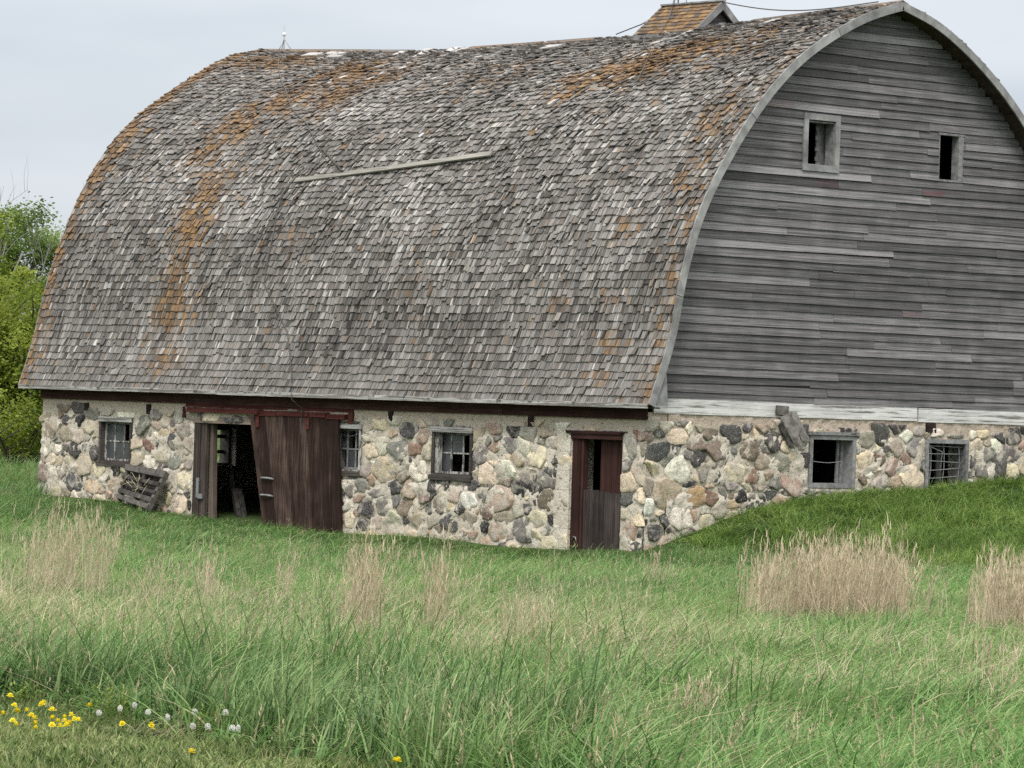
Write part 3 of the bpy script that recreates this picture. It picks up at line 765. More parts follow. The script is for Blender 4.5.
# white sill boards at the foot of the gable
for y0, y1, zt, zb, tn in ((-5.62, -.35, Z0 + .115, Z0 - .155, .5), (-.345, 1.14, Z0 + .105, Z0 - .15, .62), (1.18, 5.6, Z0 + .10, Z0 - .165, .52)):
    b = MB(); n = 10; yy = np.linspace(y0, y1, n + 1); base = 0
    for t in yy:
        q = .006 * mnoise.noise((t, 3, 1))
        b.v += [(.0, t, zb + q), (.038, t, zb + q), (.034, t, zt + q * .5), (.0, t, zt + q * .5)]
    for k in range(n):
        for f in ((0, 1, 5, 4), (1, 2, 6, 5), (2, 3, 7, 6)): b.face(tuple(k * 4 + i for i in f), (tn, 0, .3))
    b.face((3, 2, 1, 0), (tn, 0, .3)); b.face((n * 4, n * 4 + 1, n * 4 + 2, n * 4 + 3), (tn, 0, .3))
    b.build('sill_board', WHITEP, barn)
# torn board hanging at the sill
b = MB()
P0 = Vector((.06, -2.62, 2.52))
b.hexa([(.05, -2.62, 2.40), (.08, -2.32, 2.37), (.10, -2.32, 2.37), (.07, -2.62, 2.40), (.045, -2.60, 2.56), (.06, -2.30, 2.55), (.08, -2.30, 2.55), (.065, -2.60, 2.56)], (.35, 0, .3))
b.hexa([(.10, -2.18, 1.86), (.16, -2.02, 1.80), (.18, -2.02, 1.80), (.12, -2.18, 1.86), (.06, -2.52, 2.34), (.09, -2.24, 2.46), (.11, -2.24, 2.46), (.08, -2.52, 2.34)], (.6, 0, .7))
b.hexa([(.14, -2.02, 1.93), (.2, -1.86, 1.92), (.22, -1.86, 1.92), (.16, -2.02, 1.93), (.08, -2.3, 2.42), (.11, -2.16, 2.46), (.13, -2.16, 2.46), (.10, -2.3, 2.42)], (.7, 0, .9))
b.hexa([(.09, -2.26, 1.78), (.11, -2.16, 1.77), (.13, -2.16, 1.77), (.11, -2.26, 1.78), (.05, -2.54, 2.2), (.07, -2.46, 2.26), (.09, -2.46, 2.26), (.07, -2.54, 2.2)], (.12, 0, .1))
tag(b.build('hanging_board', OLDW, barn), 'splintered boards hanging off the sill')

# ------------------------------------------------------------------ windows
def frame4(mb, P, u0, u1, z0, z1, w, d0, d1, tone=None):
    """four butted bars; P(u,z,d) -> point, d in front of wall"""
    def bar(a, c, e, f):
        t = tone or (random.uniform(.4, .62), 0, random.random())
        mb.hexa([P(a, e, d0), P(c, e, d0), P(c, e, d1), P(a, e, d1), P(a, f, d0), P(c, f, d0), P(c, f, d1), P(a, f, d1)], t)
    bar(u0, u1, z1 - w, z1); bar(u0, u1, z0, z0 + w); bar(u0, u0 + w, z0 + w + .001, z1 - w - .001); bar(u1 - w, u1, z0 + w + .001, z1 - w - .001)
PS = lambda u, z, d: (u, -HW - d, z)
PG = lambda u, z, d: (d, u, z)
def panes(P, u0, u1, z0, z1, cols, rows_, d, parent, missing=()):
    b = MB(); ok = False
    for i in range(cols):
        for j in range(rows_):
            if (i, j) in missing: continue
            a = u0 + (u1 - u0) * i / cols + .008; c = u0 + (u1 - u0) * (i + 1) / cols - .008; e = z0 + (z1 - z0) * j / rows_ + .008; f = z0 + (z1 - z0) * (j + 1) / rows_ - .008
            b.hexa([P(a, e, d), P(c, e, d), P(c, e, d + .004), P(a, e, d + .004), P(a, f, d), P(c, f, d), P(c, f, d + .004), P(a, f, d + .004)]); ok = True
    if ok: b.build('pane', GLASS, parent)
def sash(P, u0, u1, z0, z1, cols, rows_, d, parent, mat, w=.045):
    b = MB(); frame4(b, P, u0, u1, z0, z1, w, d - .02, d + .02)
    for i in range(1, cols):
        u = u0 + (u1 - u0) * i / cols; b.hexa([P(u - .014, z0 + w, d - .012), P(u + .014, z0 + w, d - .012), P(u + .014, z0 + w, d + .012), P(u - .014, z0 + w, d + .012), P(u - .014, z1 - w, d - .012), P(u + .014, z1 - w, d - .012), P(u + .014, z1 - w, d + .012), P(u - .014, z1 - w, d + .012)], (.6, 0, .5))
    for j in range(1, rows_):
        z = z0 + (z1 - z0) * j / rows_; b.hexa([P(u0 + w, z - .014, d - .015), P(u1 - w, z - .014, d - .015), P(u1 - w, z - .014, d + .015), P(u0 + w, z - .014, d + .015), P(u0 + w, z + .014, d - .015), P(u1 - w, z + .014, d - .015), P(u1 - w, z + .014, d + .015), P(u0 + w, z + .014, d + .015)], (.6, 0, .5))
    return b.build('sash', mat, parent)
def window(P, rect, matf, mats, cols, rows_, rec, missing=(), top=None, sill=None, lab=None, wf=.07):
    u0, u1, z0, z1 = rect; b = MB(); frame4(b, P, u0, u1, z0, z1, wf, -.30, .035)
    w = b.build('window', matf, barn)
    if lab: w['label'] = lab
    if cols:
        s_ = sash(P, u0 + wf + .004, u1 - wf - .004, z0 + wf + .004, z1 - wf - .004, cols, rows_, -rec, w, mats)
        panes(P, u0 + wf + .05, u1 - wf - .05, z0 + wf + .05, z1 - wf - .05, cols, rows_, -rec - .002, s_ if False else w, missing)
    if sill:
        b = MB(); b.hexa([P(u0 - .03, z0 - .045, -.1), P(u1 + .03, z0 - .045, -.1), P(u1 + .03, z0 - .05, .075), P(u0 - .03, z0 - .05, .075), P(u0 - .03, z0 + .05, -.1 + .138), P(u1 + .03, z0 + .05, -.1 + .138), P(u1 + .03, z0 + .04, .075), P(u0 - .03, z0 + .04, .075)], (.45, 0, .4))
        b.build('sill', sill, w)
    if top:
        b = MB(); b.hexa([P(u0 - .02, z1 - .075, .037), P(u1 + .02, z1 - .075, .037), P(u1 + .02, z1 - .075, .06), P(u0 - .02, z1 - .075, .06), P(u0 - .02, z1 + .03, .037), P(u1 + .02, z1 + .03, .037), P(u1 + .02, z1 + .02, .06), P(u0 - .02, z1 + .02, .06)], (.6, 0, .6))
        b.build('head_casing', top, w)
    return w
w1 = window(PS, OPEN_S['W1'], SILLD, FRAMEW, 3, 2, .10, {(2, 1)}, top=WHITEX, sill=SILLD, lab='dusty six-pane window nearest the far end of the stone wall')
w2 = window(PS, OPEN_S['W2'], FRAMEW, FRAMEG, 3, 2, .12, {(0, 0), (1, 1), (2, 0), (2, 1)}, top=WHITEX, sill=SILLD, lab='broken window half hidden by the sliding door')
w3 = window(PS, OPEN_S['W3'], SILLD, FRAMEW, 3, 2, .12, {(0, 0) if False else (1, 0), (2, 0), (2, 1)}, top=WHITEX, sill=SILLD, lab='broken six-pane window in the middle of the stone wall')
b = MB(); b.box(OPEN_S['W3'][0] + .075, OPEN_S['W3'][0] + .2, -HW + .0, -HW + .07, 1.08, 1.85, (.6, 0, .4)); b.build('inner_board', FRAMEW, w3)
b = MB(); b.tube([(x, -HW + .05, 1.78 - .08 * math.sin((x + 8.95) / .7 * math.pi)) for x in np.linspace(-8.95, -8.3, 8)], .006, 5); b.build('loose_wire', IRON, w2)
g_1 = window(PG, OPEN_G['G1'], FRAMEG, FRAMEG, 0, 0, .1, wf=.085, lab='empty gable window with a wire across it')
b = MB()
for k, (a, c) in enumerate(((-.74, -.66), (-.655, -.57), (-.565, -.48))): b.hexa([(-.25 + .03 * k, a, 1.15), (-.25 + .03 * k, c, 1.15), (-.22 + .03 * k, c, 1.15), (-.22 + .03 * k, a, 1.15), (-.25 + .03 * k, a + .03, 1.95), (-.25 + .03 * k, c, 1.95), (-.22 + .03 * k, c, 1.95), (-.22 + .03 * k, a + .03, 1.95)], (.5 + .1 * k, 0, random.random()))
b.build('inner_board', FRAMEG, g_1)
b = MB(); b.tube([(-.05, y, 1.56 - .035 * math.sin((y + 1.6) / .9 * math.pi)) for y in np.linspace(-1.6, -.7, 8)], .007, 5); b.build('wire', IRON, g_1)
b = MB(); b.box(-.02, .07, -1.74, -.42, 2.041, 2.10, (.5, 0, .2)); b.build('head_casing', FRAMEG, g_1)
g_2 = window(PG, OPEN_G['G2'], FRAMEG, FRAMEG, 0, 0, .1, wf=.08, lab='gable window closed with bent wire mesh')
b = MB()
for z in (1.14, 1.30, 1.45, 1.59, 1.74, 1.88):
    k = random.uniform(-.03, .03); b.tube([(-.04, y, z + k * math.sin(y * 3)) for y in np.linspace(1.5, 2.52, 6)], .008, 5)
for y in (1.62, 1.98, 2.4): b.tube([(-.05, y + .03 * math.sin(z * 5), z) for z in np.linspace(1.03, 1.93, 5)], .008, 5)
b.tube([(-.055, 1.52, 1.9), (-.055, 1.95, 1.78), (-.055, 1.9, 1.3)], .012, 5)
b.build('wire_mesh', IRON, g_2)
b = MB(); b.box(-.3, -.27, 1.75, 1.86, .95, 1.7, (.4, 0, .2)); b.box(-.42, -.38, 2.15, 2.3, .95, 1.94, (.3, 0, .7)); b.build('inner_board', OLDW, g_2)
# upper gable windows
b = MB(); u0, u1, z0, z1 = -2.11, -1.17, 6.90, 7.96
frame4(b, PG, u0, u1, z0, z1, .115, .012, .055); w4 = b.build('window', BARGE, barn); w4['label'] = 'framed window opening high in the grey gable'
b = MB()
for k, (a, c) in enumerate(((-1.46, -1.33), (-1.325, -1.10))): b.box(-.30 - .03 * k, -.275 - .03 * k, a, c, 6.9, 7.9, (.45 + .1 * k, 0, random.random()), j=.01)
for zz in (7.12, 7.3, 7.5, 7.68): b.box(-.273, -.255, -1.50, -1.42, zz, zz + random.uniform(.04, .1), (.5, 0, random.random()))
b.build('inner_board', FRAMEG, w4)
b = MB(); frame4(b, PG, U1[0], U1[1], U1[2], U1[3], .03, -.2, .012); b.build('jamb', FRAMEG, w4)
b = MB(); u0, u1, z0, z1 = U2
b.box(-.16, .02, u1 - .13, u1 - .001, z0, z1, (.5, 0, .4)); b.box(-.1, .024, u0, u0 + .025, z0, z1, (.5, 0, .3)); b.box(-.1, .028, u0 - .03, u1 + .03, z1 - .03, z1 + .012, (.45, 0, .3)); b.box(-.1, .03, u0 - .05, u1 + .02, z0 - .03, z0 + .008, (.6, 0, .3))
w5 = b.build('window', FRAMEG, barn); w5['label'] = 'bare window opening high in the grey gable'
# windows in the far end, seen through the sliding door
for o in OPEN_F:
    b = MB(); frame4(b, lambda u, z, d: (-L - d, u, z), o[0], o[1], o[2], o[3], .06, -.3, .03)
    zm = o[2] + .3; b.box(-L + .1, -L + .14, o[0] + .06, o[1] - .06, zm + .30, zm + .38); b.box(-L + .1, -L + .14, o[0] + .06, o[1] - .06, zm - .04, zm + .04)
    b.build('window', OLDW, barn)

# ------------------------------------------------------------------ sliding door, track, frame
b = MB()
b.box(-13.66, -12.52, -HW - .03, -HW + .3, 1.84, 1.965, (.5, 0, .2)); b.box(-12.515, -9.3, -HW - .03, -HW + .3, 1.843, 1.96, (.55, 0, .7))
wide = b.build('door_lintel', wood('bare_lintel', (.12, .09, .075), (.27, .21, .175), (.38, .31, .27), (1.2, 30, 30)), barn)
b = MB()
b.box(-13.62, -13.40, -HW - .01, -HW + .06, -.5, 1.838, (.3, 0, .2)); b.box(-13.395, -13.22, -HW + .01, -HW + .08, -.5, 1.838, (.5, 0, .6)); b.hexa([(-13.21, -HW + .1, -.5), (-13.02, -HW + .1, -.5), (-13.02, -HW + .2, -.5), (-13.21, -HW + .2, -.5), (-13.21, -HW + .1, 1.838), (-13.12, -HW + .1, 1.838), (-13.12, -HW + .2, 1.838), (-13.21, -HW + .2, 1.838)], (.8, 0, .6))
jamb = b.build('door_jamb', wood('brown_jamb', (.02, .016, .015), (.07, .055, .05), (.17, .13, .11), (30, 30, 1.2)), barn)
b = MB(); b.box(-13.46, -13.38, -HW - .04, -HW - .012, .32, .72, (.5, 0, .5)); b.box(-13.38, -13.24, -HW - .05, -HW - .012, .30, .40, (.5, 0, .5)); b.build('door_latch', IRON, jamb)
b = MB()
for x0, x1, dz in ((-13.75, -11.3, 0), (-11.28, -10.75, -.02), (-10.73, -9.15, -.01), (-9.13, -8.55, -.035)):
    b.hexa([(x0, -HW - .14, 2.05 + dz), (x1, -HW - .14, 2.055 + dz), (x1, -HW - .02, 2.055 + dz), (x0, -HW - .02, 2.05 + dz), (x0, -HW - .12, 2.15 + dz), (x1, -HW - .12, 2.155 + dz), (x1, -HW - .02, 2.155 + dz), (x0, -HW - .02, 2.15 + dz)], (random.uniform(.4, .65), 0, random.random()))
tag(b.build('door_track', REDRAIL, barn), 'faded red sliding door rail')
b = MB()
b.box(-13.9, -8.4, -HW - .045, -HW - .012, 2.165, 2.225, (.4, 0, .3)); b.box(-8.52, -8.38, -HW - .06, -HW - .012, 1.93, 2.16, (.6, 0, .6)); b.box(-13.98, -13.9, -HW - .06, -HW - .012, 1.93, 2.16, (.2, 0, .6))
b.build('track_board', REDRAIL, barn)
b = MB(); x = 0.0; n = 15
def slant(t, z):    # door has sagged: leading edge leans
    xl = -11.62 + (2.06 - z) * .25; xr = -8.75 + (2.06 - z) * .10
    return xl + (xr - xl) * t
tt = np.cumsum([0] + [random.uniform(.7, 1.3) for _ in range(n)]); tt /= tt[-1]
for a, c in zip(tt[:-1], tt[1:]):
    zt = 2.035 + random.uniform(-.012, .012); zb = -.32 + random.uniform(-.05, .05); g = .0016; th = random.uniform(.03, .042)
    b.hexa([(slant(a + g, zb), -HW - .085 - th, zb), (slant(c - g, zb), -HW - .085 - th, zb), (slant(c - g, zb), -HW - .085, zb), (slant(a + g, zb), -HW - .085, zb),
            (slant(a + g, zt), -HW - .085 - th, zt), (slant(c - g, zt), -HW - .085 - th, zt), (slant(c - g, zt), -HW - .085, zt), (slant(a + g, zt), -HW - .085, zt)], (min(.95, max(.1, random.gauss(.44, .09))), 0, random.random()))
door = b.build('sliding_door', DOORW, barn); tag(door, 'dark red-brown plank door slid partly open')
for z in (.78, .44):
    b = MB(); pts = [(-11.12, -HW - .125, z), (-11.10, -HW - .17, z + .02), (-10.9, -HW - .175, z + .022), (-10.77, -HW - .17, z + .015), (-10.75, -HW - .125, z)]
    b.tube(pts, .02, 6); b.build('door_handle', BARGE, door)
for x in (-11.33, -9.7):
    b = MB(); b.box(x - .05, x + .05, -HW - .145, -HW - .128, 1.80, 2.07, (.6, 0, .5)); b.ball((x, -HW - .15, 2.07), .05, (.4, 0, .5)); b.build('door_hanger', REDRAIL, door)

# ------------------------------------------------------------------ small doorway
b = MB()
b.box(-1.95, -1.73, -HW - .02, -HW + .10, -.45, 1.84, (.5, 0, .3)); b.box(-1.728, -1.665, -HW + .0, -HW + .12, -.45, 1.84, (.7, 0, .8)); b.box(-.70, -.62, -HW + .03, -HW + .2, -.45, 1.84, (.4, 0, .3))
frm = b.build('door_frame', DOORR, barn)
b = MB(); b.box(-2.08, -.60, -HW - .09, -HW + .12, 1.935, 1.985, (.3, 0, .3)); b.box(-1.97, -.62, -HW - .055, -HW + .12, 1.842, 1.933, (.6, 0, .7)); b.build('head_casing', DARKRED, frm)
b = MB()
for a, c in zip(np.linspace(-1.34, -.71, 5)[:-1], np.linspace(-1.34, -.71, 5)[1:]): b.box(a + .002, c - .002, -HW + .13, -HW + .17, -.4, 1.84, (random.uniform(.4, .65), 0, random.random()))
tag(b.build('door_leaf', DOORR, frm), 'red plank door leaf folded half open')
b = MB(); t = np.linspace(-1.655, -.66, 8)
for a, c in zip(t[:-1], t[1:]): b.box(a + .003, c - .003, -HW + .02, -HW + .06, -.4, .93 + random.uniform(-.03, .01) - (a + 1.5) * .05, (random.uniform(.35, .7), 0, random.random()), j=.003)
tag(b.build('half_door', DOORP, frm), 'low grey plank half door')
b = MB(); b.tube([(-1.86, -HW - .04, -.02), (-1.82, -HW - .05, .06), (-1.76, -HW - .05, .05), (-1.74, -HW - .04, -.05)], .012, 5); b.build('door_latch', IRON, frm)

# ------------------------------------------------------------------ cupola on the ridge
cup = MB(); cx0, cx1 = -6.05, -4.62; ch = .52; cz = 9.42
cup.poly([(cx1, -ch, cz), (cx1, ch, cz), (cx1, ch, 9.86), (cx1, 0, 10.32), (cx1, -ch, 9.86)], (.42, 0, .4))
cup.poly([(cx0, ch, cz), (cx0, -ch, cz), (cx0, -ch, 9.86), (cx0, 0, 10.32), (cx0, ch, 9.86)], (.42, 0, .4))
for s in (-1, 1): cup.poly([(cx0, s * ch, cz), (cx1, s * ch, cz), (cx1, s * ch, 9.86), (cx0, s * ch, 9.86)][::-s], (.4, 0, .5))
cupo = cup.build('cupola', GREY, barn); tag(cupo, 'low gabled vent astride the ridge')
cr = MB(); ex0, ex1 = -6.18, -4.48; ew, ez, pz = .74, 9.80, 10.43
for s in (-1, 1):
    a = Vector((0, s * ew, ez)); p = Vector((0, 0, pz)); d = (p - a); n_ = Vector((0, s * d.z, abs(d.y))).normalized(); ln = d.length; d.normalize()
    q = [Vector((ex0, 0, 0)) + a, Vector((ex1, 0, 0)) + a, Vector((ex1, 0, 0)) + p, Vector((ex0, 0, 0)) + p]
    cr.hexa([v - n_ * .03 for v in q] + q, (.3, .3, .5), 0)
    rws = 8
    for r in range(rws):
        x = ex0 - .02
        while x < ex1:
            w = random.uniform(.09, .2); x1 = min(x + w, ex1 + .02); a0 = r * ln / rws - .02 + random.gauss(0, .008); a1 = min((r + 1) * ln / rws + .05, ln)
            tn = (random.uniform(.2, .55), min(1, max(0, random.gauss(.75, .2))), random.random())
            pts = [Vector((x + .003, 0, 0)) + a + d * a0 + n_ * .03, Vector((x1 - .003, 0, 0)) + a + d * a0 + n_ * .03, Vector((x1 - .003, 0, 0)) + a + d * a1 + n_ * .006, Vector((x + .003, 0, 0)) + a + d * a1 + n_ * .006]
            cr.hexa([v - n_ * .014 for v in pts] + pts, tn, 0); x = x1
cr.build('cupola_roof', SHINGLE, cupo)
for s in (-1, 1):
    for xx in (ex1 + .002, ex0 - .036):
        b = MB(); a = Vector((xx, s * (ew + .02), ez - .02)); p = Vector((xx, 0, pz)); dn = Vector((0, 0, -.15)); tx = Vector((.034, 0, 0))
        b.hexa([a + dn * .8, p + dn, p + dn + tx, a + dn * .8 + tx, a + Vector((0, 0, .03)), p + Vector((0, 0, .03)), p + Vector((0, 0, .03)) + tx, a + Vector((0, 0, .03)) + tx], (random.uniform(.4, .55), 0, random.random())); b.build('barge_board', BARGE, cupo)
    b = MB(); b.box(ex0, ex1, s * ew - .02 + s * .02, s * ew + .015 + s * .02, ez - .13, ez - .005, (.4, 0, .4)); b.build('eave_board', BARGE, cupo)
b = MB(); b.beam((ex0 - .03, 0, pz + .03), (ex1 + .05, 0, pz + .03), .12, .03, tone=(.5, 0, .4)); b.build('ridge_board', BARGE, cupo)
# lightning rods
def rod(x, y, z, h, ball_z, legs, r=.009):
    b = MB(); b.tube([(x, y, z), (x - .02, y, z + h)], r, 6, r2=r * .5)
    for k in range(legs):
        an = .6 + 2 * math.pi * k / legs; b.tube([(x + .22 * math.cos(an), y + .16 * math.sin(an), z - .03), (x - .005, y, z + h * .42)], .009, 5)
    o = b.build('lightning_rod', IRON, barn)
    b = MB(); b.ball((x - .01, y, z + ball_z), .05, n=10); b.build('glass_ball', WHITEGLASS, o)
    return o
rod(-18.62, 0, 10.13 + .02, .55, .34, 3)
rod(-5.75, 0, 10.46, 1.35, .72, 3, .016)
# conductor cables lying on the roof
def cable(pts, name='lightning_cable'):
    b = MB(); P = []
    for (x0, z0_), (x1, z1_) in zip(pts[:-1], pts[1:]):
        for t in np.linspace(0, 1, 9)[:-1]:
            x = x0 + (x1 - x0) * t; s = np.interp(z0_ + (z1_ - z0_) * t, SZ, SS); P.append(roof_pt(x, s, -1, .055))
    b.tube(P, .011, 5); b.build(name, CABLE, barn)
cable([(-18.55, 7.6), (-17.75, 7.46), (-16.5, 7.0), (-15.21, 6.54), (-14.2, 6.1), (-13.05, 5.69), (-12.3, 5.3), (-11.3, 4.75)])
cable([(-12.1, 4.6), (-12.3, 4.1), (-11.95, 3.3), (-11.75, 2.2), (-10.6, 1.2), (-9.9, .05)])
cable([(-5.5, 7.3), (-5.0, 7.1), (-4.5, 6.93), (-3.9, 6.5), (-3.51, 6.13)])
b = MB(); b.tube([(-9.9, -6.15, 2.5), (-9.9, -6.14, 2.38), (-9.86, -5.9, 2.2), (-9.86, -5.9, 1.95)], .011, 5); b.build('lightning_cable', CABLE, barn)
b = MB(); pts = []
for t in np.linspace(0, 1, 16): x = -4.5 + 4.3 * t; pts.append((x, -.02, 10.44 + (10.2 - 10.44) * t - .20 * math.sin(math.pi * t) * (1 - t * .3)))
b.tube(pts, .012, 5); b.build('lightning_cable', CABLE, barn)
b = MB(); b.tube([(-6.2, -.05, 10.3), (-6.7, -.1, 10.1), (-7.4, -.15, 9.93)], .012, 5); b.build('lightning_cable', CABLE, barn)
b = MB(); b.tube([(-5.9, 0, 10.46), (-5.55, -.40, 10.18), (-5.35, -.78, 9.86), (-5.2, -1.0, 9.68)], .012, 5); b.build('lightning_cable', CABLE, barn)

# ------------------------------------------------------------------ things near the barn
# long plank lying across the shingles
def roof_at(x, z, lift): return roof_pt(x, float(np.interp(z, SZ, SS)), -1, lift)
b = MB()
A = roof_at(-12.08, 1.87 + 2.52 - .0, .07); Bp = roof_at(-6.28, 4.82, .09)
A = roof_at(-12.06, 4.39, .075); mid = roof_at(-9.2, 4.60, .085)
for p, q, t in ((A, mid, .5), (mid, Bp, .6)): b.beam(p, q, .035, .12, up=(0, .69, .72), tone=(t, 0, .4))
tag(b.build('plank', PLANK, None), 'long bleached plank lying slantwise across the shingle roof', 'plank')
b = MB(); b.beam(roof_at(-11.88, 5.11, .06), roof_at(-10.62, 4.55, .07), .035, .03, up=(0, -.7, .7), tone=(.2, 0, .4))
tag(b.build('stick', OLDW, None), 'short dark stick leaning above the long plank on the roof', 'stick')

# pallet leaning on the wall
pb = empty('pallet', (-15.2, -6.0, .0), 'broken grey timber pallet leaning against the stone wall', 'pallet')
TL, TR, BLc, BRc = [np.array(v) for v in ((-15.66, -5.93, .88), (-14.25, -5.93, .78), (-15.55, -6.22, .18), (-14.42, -6.26, .0))]
def pq(u, v, d=0):     # u across, v down
    p = (TL * (1 - u) + TR * u) * (1 - v) + (BLc * (1 - u) + BRc * u) * v
    return Vector(p) + Vector((.0, -.75, .6)).normalized() * d - Vector((-15.2, -6.0, 0))
def pboard(name, u0, u1, v0, v1, d0, d1, t):
    b = MB(); b.hexa([pq(u0, v0, d0), pq(u1, v0, d0), pq(u1, v1, d0), pq(u0, v1, d0), pq(u0, v0, d1), pq(u1, v0, d1), pq(u1, v1, d1), pq(u0, v1, d1)], (t, 0, random.random())); b.build(name, PALLETW, pb)
PALLETW = wood('pallet_timber', (.02, .018, .017), (.075, .068, .064), (.17, .155, .145), (9, 9, 9))
for v0, v1, t in ((0, .17, .65), (.30, .40, .3), (.52, .60, .35), (.70, .82, .45), (.88, 1.0, .6)): pboard('slat', -.02, 1.0, v0, v1, .05, .075, t)
for u0, u1, t in ((0, .05, .5), (.46, .53, .25), (.93, 1.0, .7)): pboard('stringer', u0, u1, -.01, 1.02, -.05, .048, t)
pboard('back_board', .05, .93, .05, .35, -.08, -.055, .25); pboard('back_board', .05, .93, .42, .62, -.08, -.055, .2)
b = MB()
for k in range(14):
    u, v = random.uniform(.1, .8), random.uniform(.2, .6); b.tube([pq(u, v, .08), pq(u + random.uniform(-.2, .3), v + random.uniform(.05, .3), .1)], .008, 4)
b.build('dry_vine', G_DRY, pb)

# scrap timber inside the wide doorway
b = MB()
b.beam((-13.35, -4.8, -.1), (-13.75, -4.7, .80), .08, .04, tone=(.1, 0, .2)); b.beam((-13.05, -4.9, -.1), (-13.4, -4.8, .5), .2, .05, tone=(.1, 0, .6)); b.beam((-12.95, -4.9, -.1), (-13.2, -4.85, .4), .1, .05, tone=(.05, 0, .6))
tag(b.build('scrap_lumber', OLDW, None), 'grey scrap boards leaning just inside the open sliding door', 'lumber')

# ------------------------------------------------------------------ vegetation helpers
def blade(mb, base, az, h, w, lean, droop, tone, seg=3, mi=0):
    """curved tapering ribbon; lean = horizontal reach, droop bends the tip"""
    bx, by, bz = base; ca, sa = math.cos(az), math.sin(az); px, py = -sa, ca
    tw = random.uniform(-.8, .8); px, py = px * math.cos(tw) + ca * math.sin(tw), py * math.cos(tw) + sa * math.sin(tw)
    b0 = len(mb.v)
    for i in range(seg + 1):
        t = i / seg; r = lean * t ** 1.6 + droop * h * max(0, t - .55) * .9; z = h * (t - droop * max(0, t - .5) ** 2 * 1.5)
        ww = w * (1 - t) ** .7 * .5 if i < seg else w * .06
        if i == 0: ww = w * .4
        cx_, cy_ = bx + ca * r, by + sa * r
        mb.v += [(cx_ - px * ww, cy_ - py * ww, bz + z), (cx_ + px * ww, cy_ + py * ww, bz + z)]
    for i in range(seg): mb.face((b0 + 2 * i, b0 + 2 * i + 1, b0 + 2 * i + 3, b0 + 2 * i + 2), tone, mi, True)
LEAN = math.atan2(RH[1], RH[0])        # the wind lays the grass over towards picture right
def tuft(mat, n, h, w, spread, lean, droop, dryp, bias=.55, seg=3, heads=0, hv=.35):
    mb = MB()
    for _ in range(n):
        r = spread * math.sqrt(random.random()); a = random.random() * 6.283
        az = LEAN + random.gauss(0, .8) if random.random() < bias else random.random() * 6.283
        hh = h * random.uniform(1 - hv * 1.3, 1 + hv)
        dry = 1.0 if random.random() < dryp else random.random() * .12
        blade(mb, (r * math.cos(a), r * math.sin(a), -.02), az, hh, w * random.uniform(.7, 1.3), lean * random.uniform(.3, 1.6) * hh, droop * random.random(), (random.random(), dry, random.random()), seg)
    for _ in range(heads):
        r = spread * math.sqrt(random.random()); a = random.random() * 6.283; stalk(mb, (r * math.cos(a), r * math.sin(a), 0), h * random.uniform(1.2, 1.9), w * .6)
    return mb
def stalk(mb, base, h, w, fluff=True, mi=0, lean=None):
    az = LEAN + random.gauss(0, 1.0); ln = h * random.uniform(.02, .25) if lean is None else lean
    t = (random.random(), 1.0 if mi == 0 and fluff else random.random() * .2, random.random())
    blade(mb, base, az, h, w, ln, .15, t, 3, mi)
    for _ in range(5 if fluff else 0):
        f = random.uniform(.68, .98); rr = ln * f ** 1.6
        blade(mb, (base[0] + math.cos(az) * rr, base[1] + math.sin(az) * rr, base[2] + h * f), random.random() * 6.28, h * random.uniform(.08, .15), w * 1.1, h * .03, .3, t, 2, mi)

def collection_of(name, meshes, mat):
    c = bpy.data.collections.new(name)
    for i, mb in enumerate(meshes):
        o = mb.build(name + '_tuft', mat, None, link=False); c.objects.link(o)
    return c
def scatter(name, coll, pts, rot, scl, idx, label, kind='stuff'):
    me = bpy.data.meshes.new(name); me.from_pydata([tuple(p) for p in pts], [], [])
    a = me.attributes.new('rot', 'FLOAT_VECTOR', 'POINT'); a.data.foreach_set('vector', np.asarray(rot, np.float32).ravel())
    a = me.attributes.new('scl', 'FLOAT_VECTOR', 'POINT'); a.data.foreach_set('vector', np.asarray(scl, np.float32).ravel())
    a = me.attributes.new('idx', 'INT', 'POINT'); a.data.foreach_set('value', np.asarray(idx, np.int32))
    o = bpy.data.objects.new(name, me); COL.objects.link(o)
    g = bpy.data.node_groups.new(name + '_scatter', 'GeometryNodeTree')
    g.interface.new_socket('Geometry', in_out='INPUT', socket_type='NodeSocketGeometry'); g.interface.new_socket('Geometry', in_out='OUTPUT', socket_type='NodeSocketGeometry')
    gi = g.nodes.new('NodeGroupInput'); go_ = g.nodes.new('NodeGroupOutput'); ci = g.nodes.new('GeometryNodeCollectionInfo'); ip = g.nodes.new('GeometryNodeInstanceOnPoints')
    ci.inputs['Collection'].default_value = coll; ci.inputs['Separate Children'].default_value = True; ci.inputs['Reset Children'].default_value = True
    ip.inputs['Pick Instance'].default_value = True
    for nm, typ, sock in (('rot', 'FLOAT_VECTOR', 'Rotation'), ('scl', 'FLOAT_VECTOR', 'Scale'), ('idx', 'INT', 'Instance Index')):
        na = g.nodes.new('GeometryNodeInputNamedAttribute'); na.data_type = typ; na.inputs['Name'].default_value = nm
        g.links.new(na.outputs['Attribute'], ip.inputs[sock])
    g.links.new(gi.outputs[0], ip.inputs['Points']); g.links.new(ci.outputs[0], ip.inputs['Instance']); g.links.new(ip.outputs[0], go_.inputs[0])
    md = o.modifiers.new('scatter', 'NODES'); md.node_group = g
    tag(o, label, kind=kind)
    return o
def sample(n, d0, d1, margin=2.0, fov=.132):
    d = rng.uniform(d0, d1, n * 2); wmax = fov * d1 + margin
    s = rng.uniform(-wmax, wmax, n * 2); k = np.abs(s) < fov * d + margin; d, s = d[k], s[k]
    P = CP[:2] + d[:, None] * FH + s[:, None] * RH
    return P[:, 0], P[:, 1], d, s
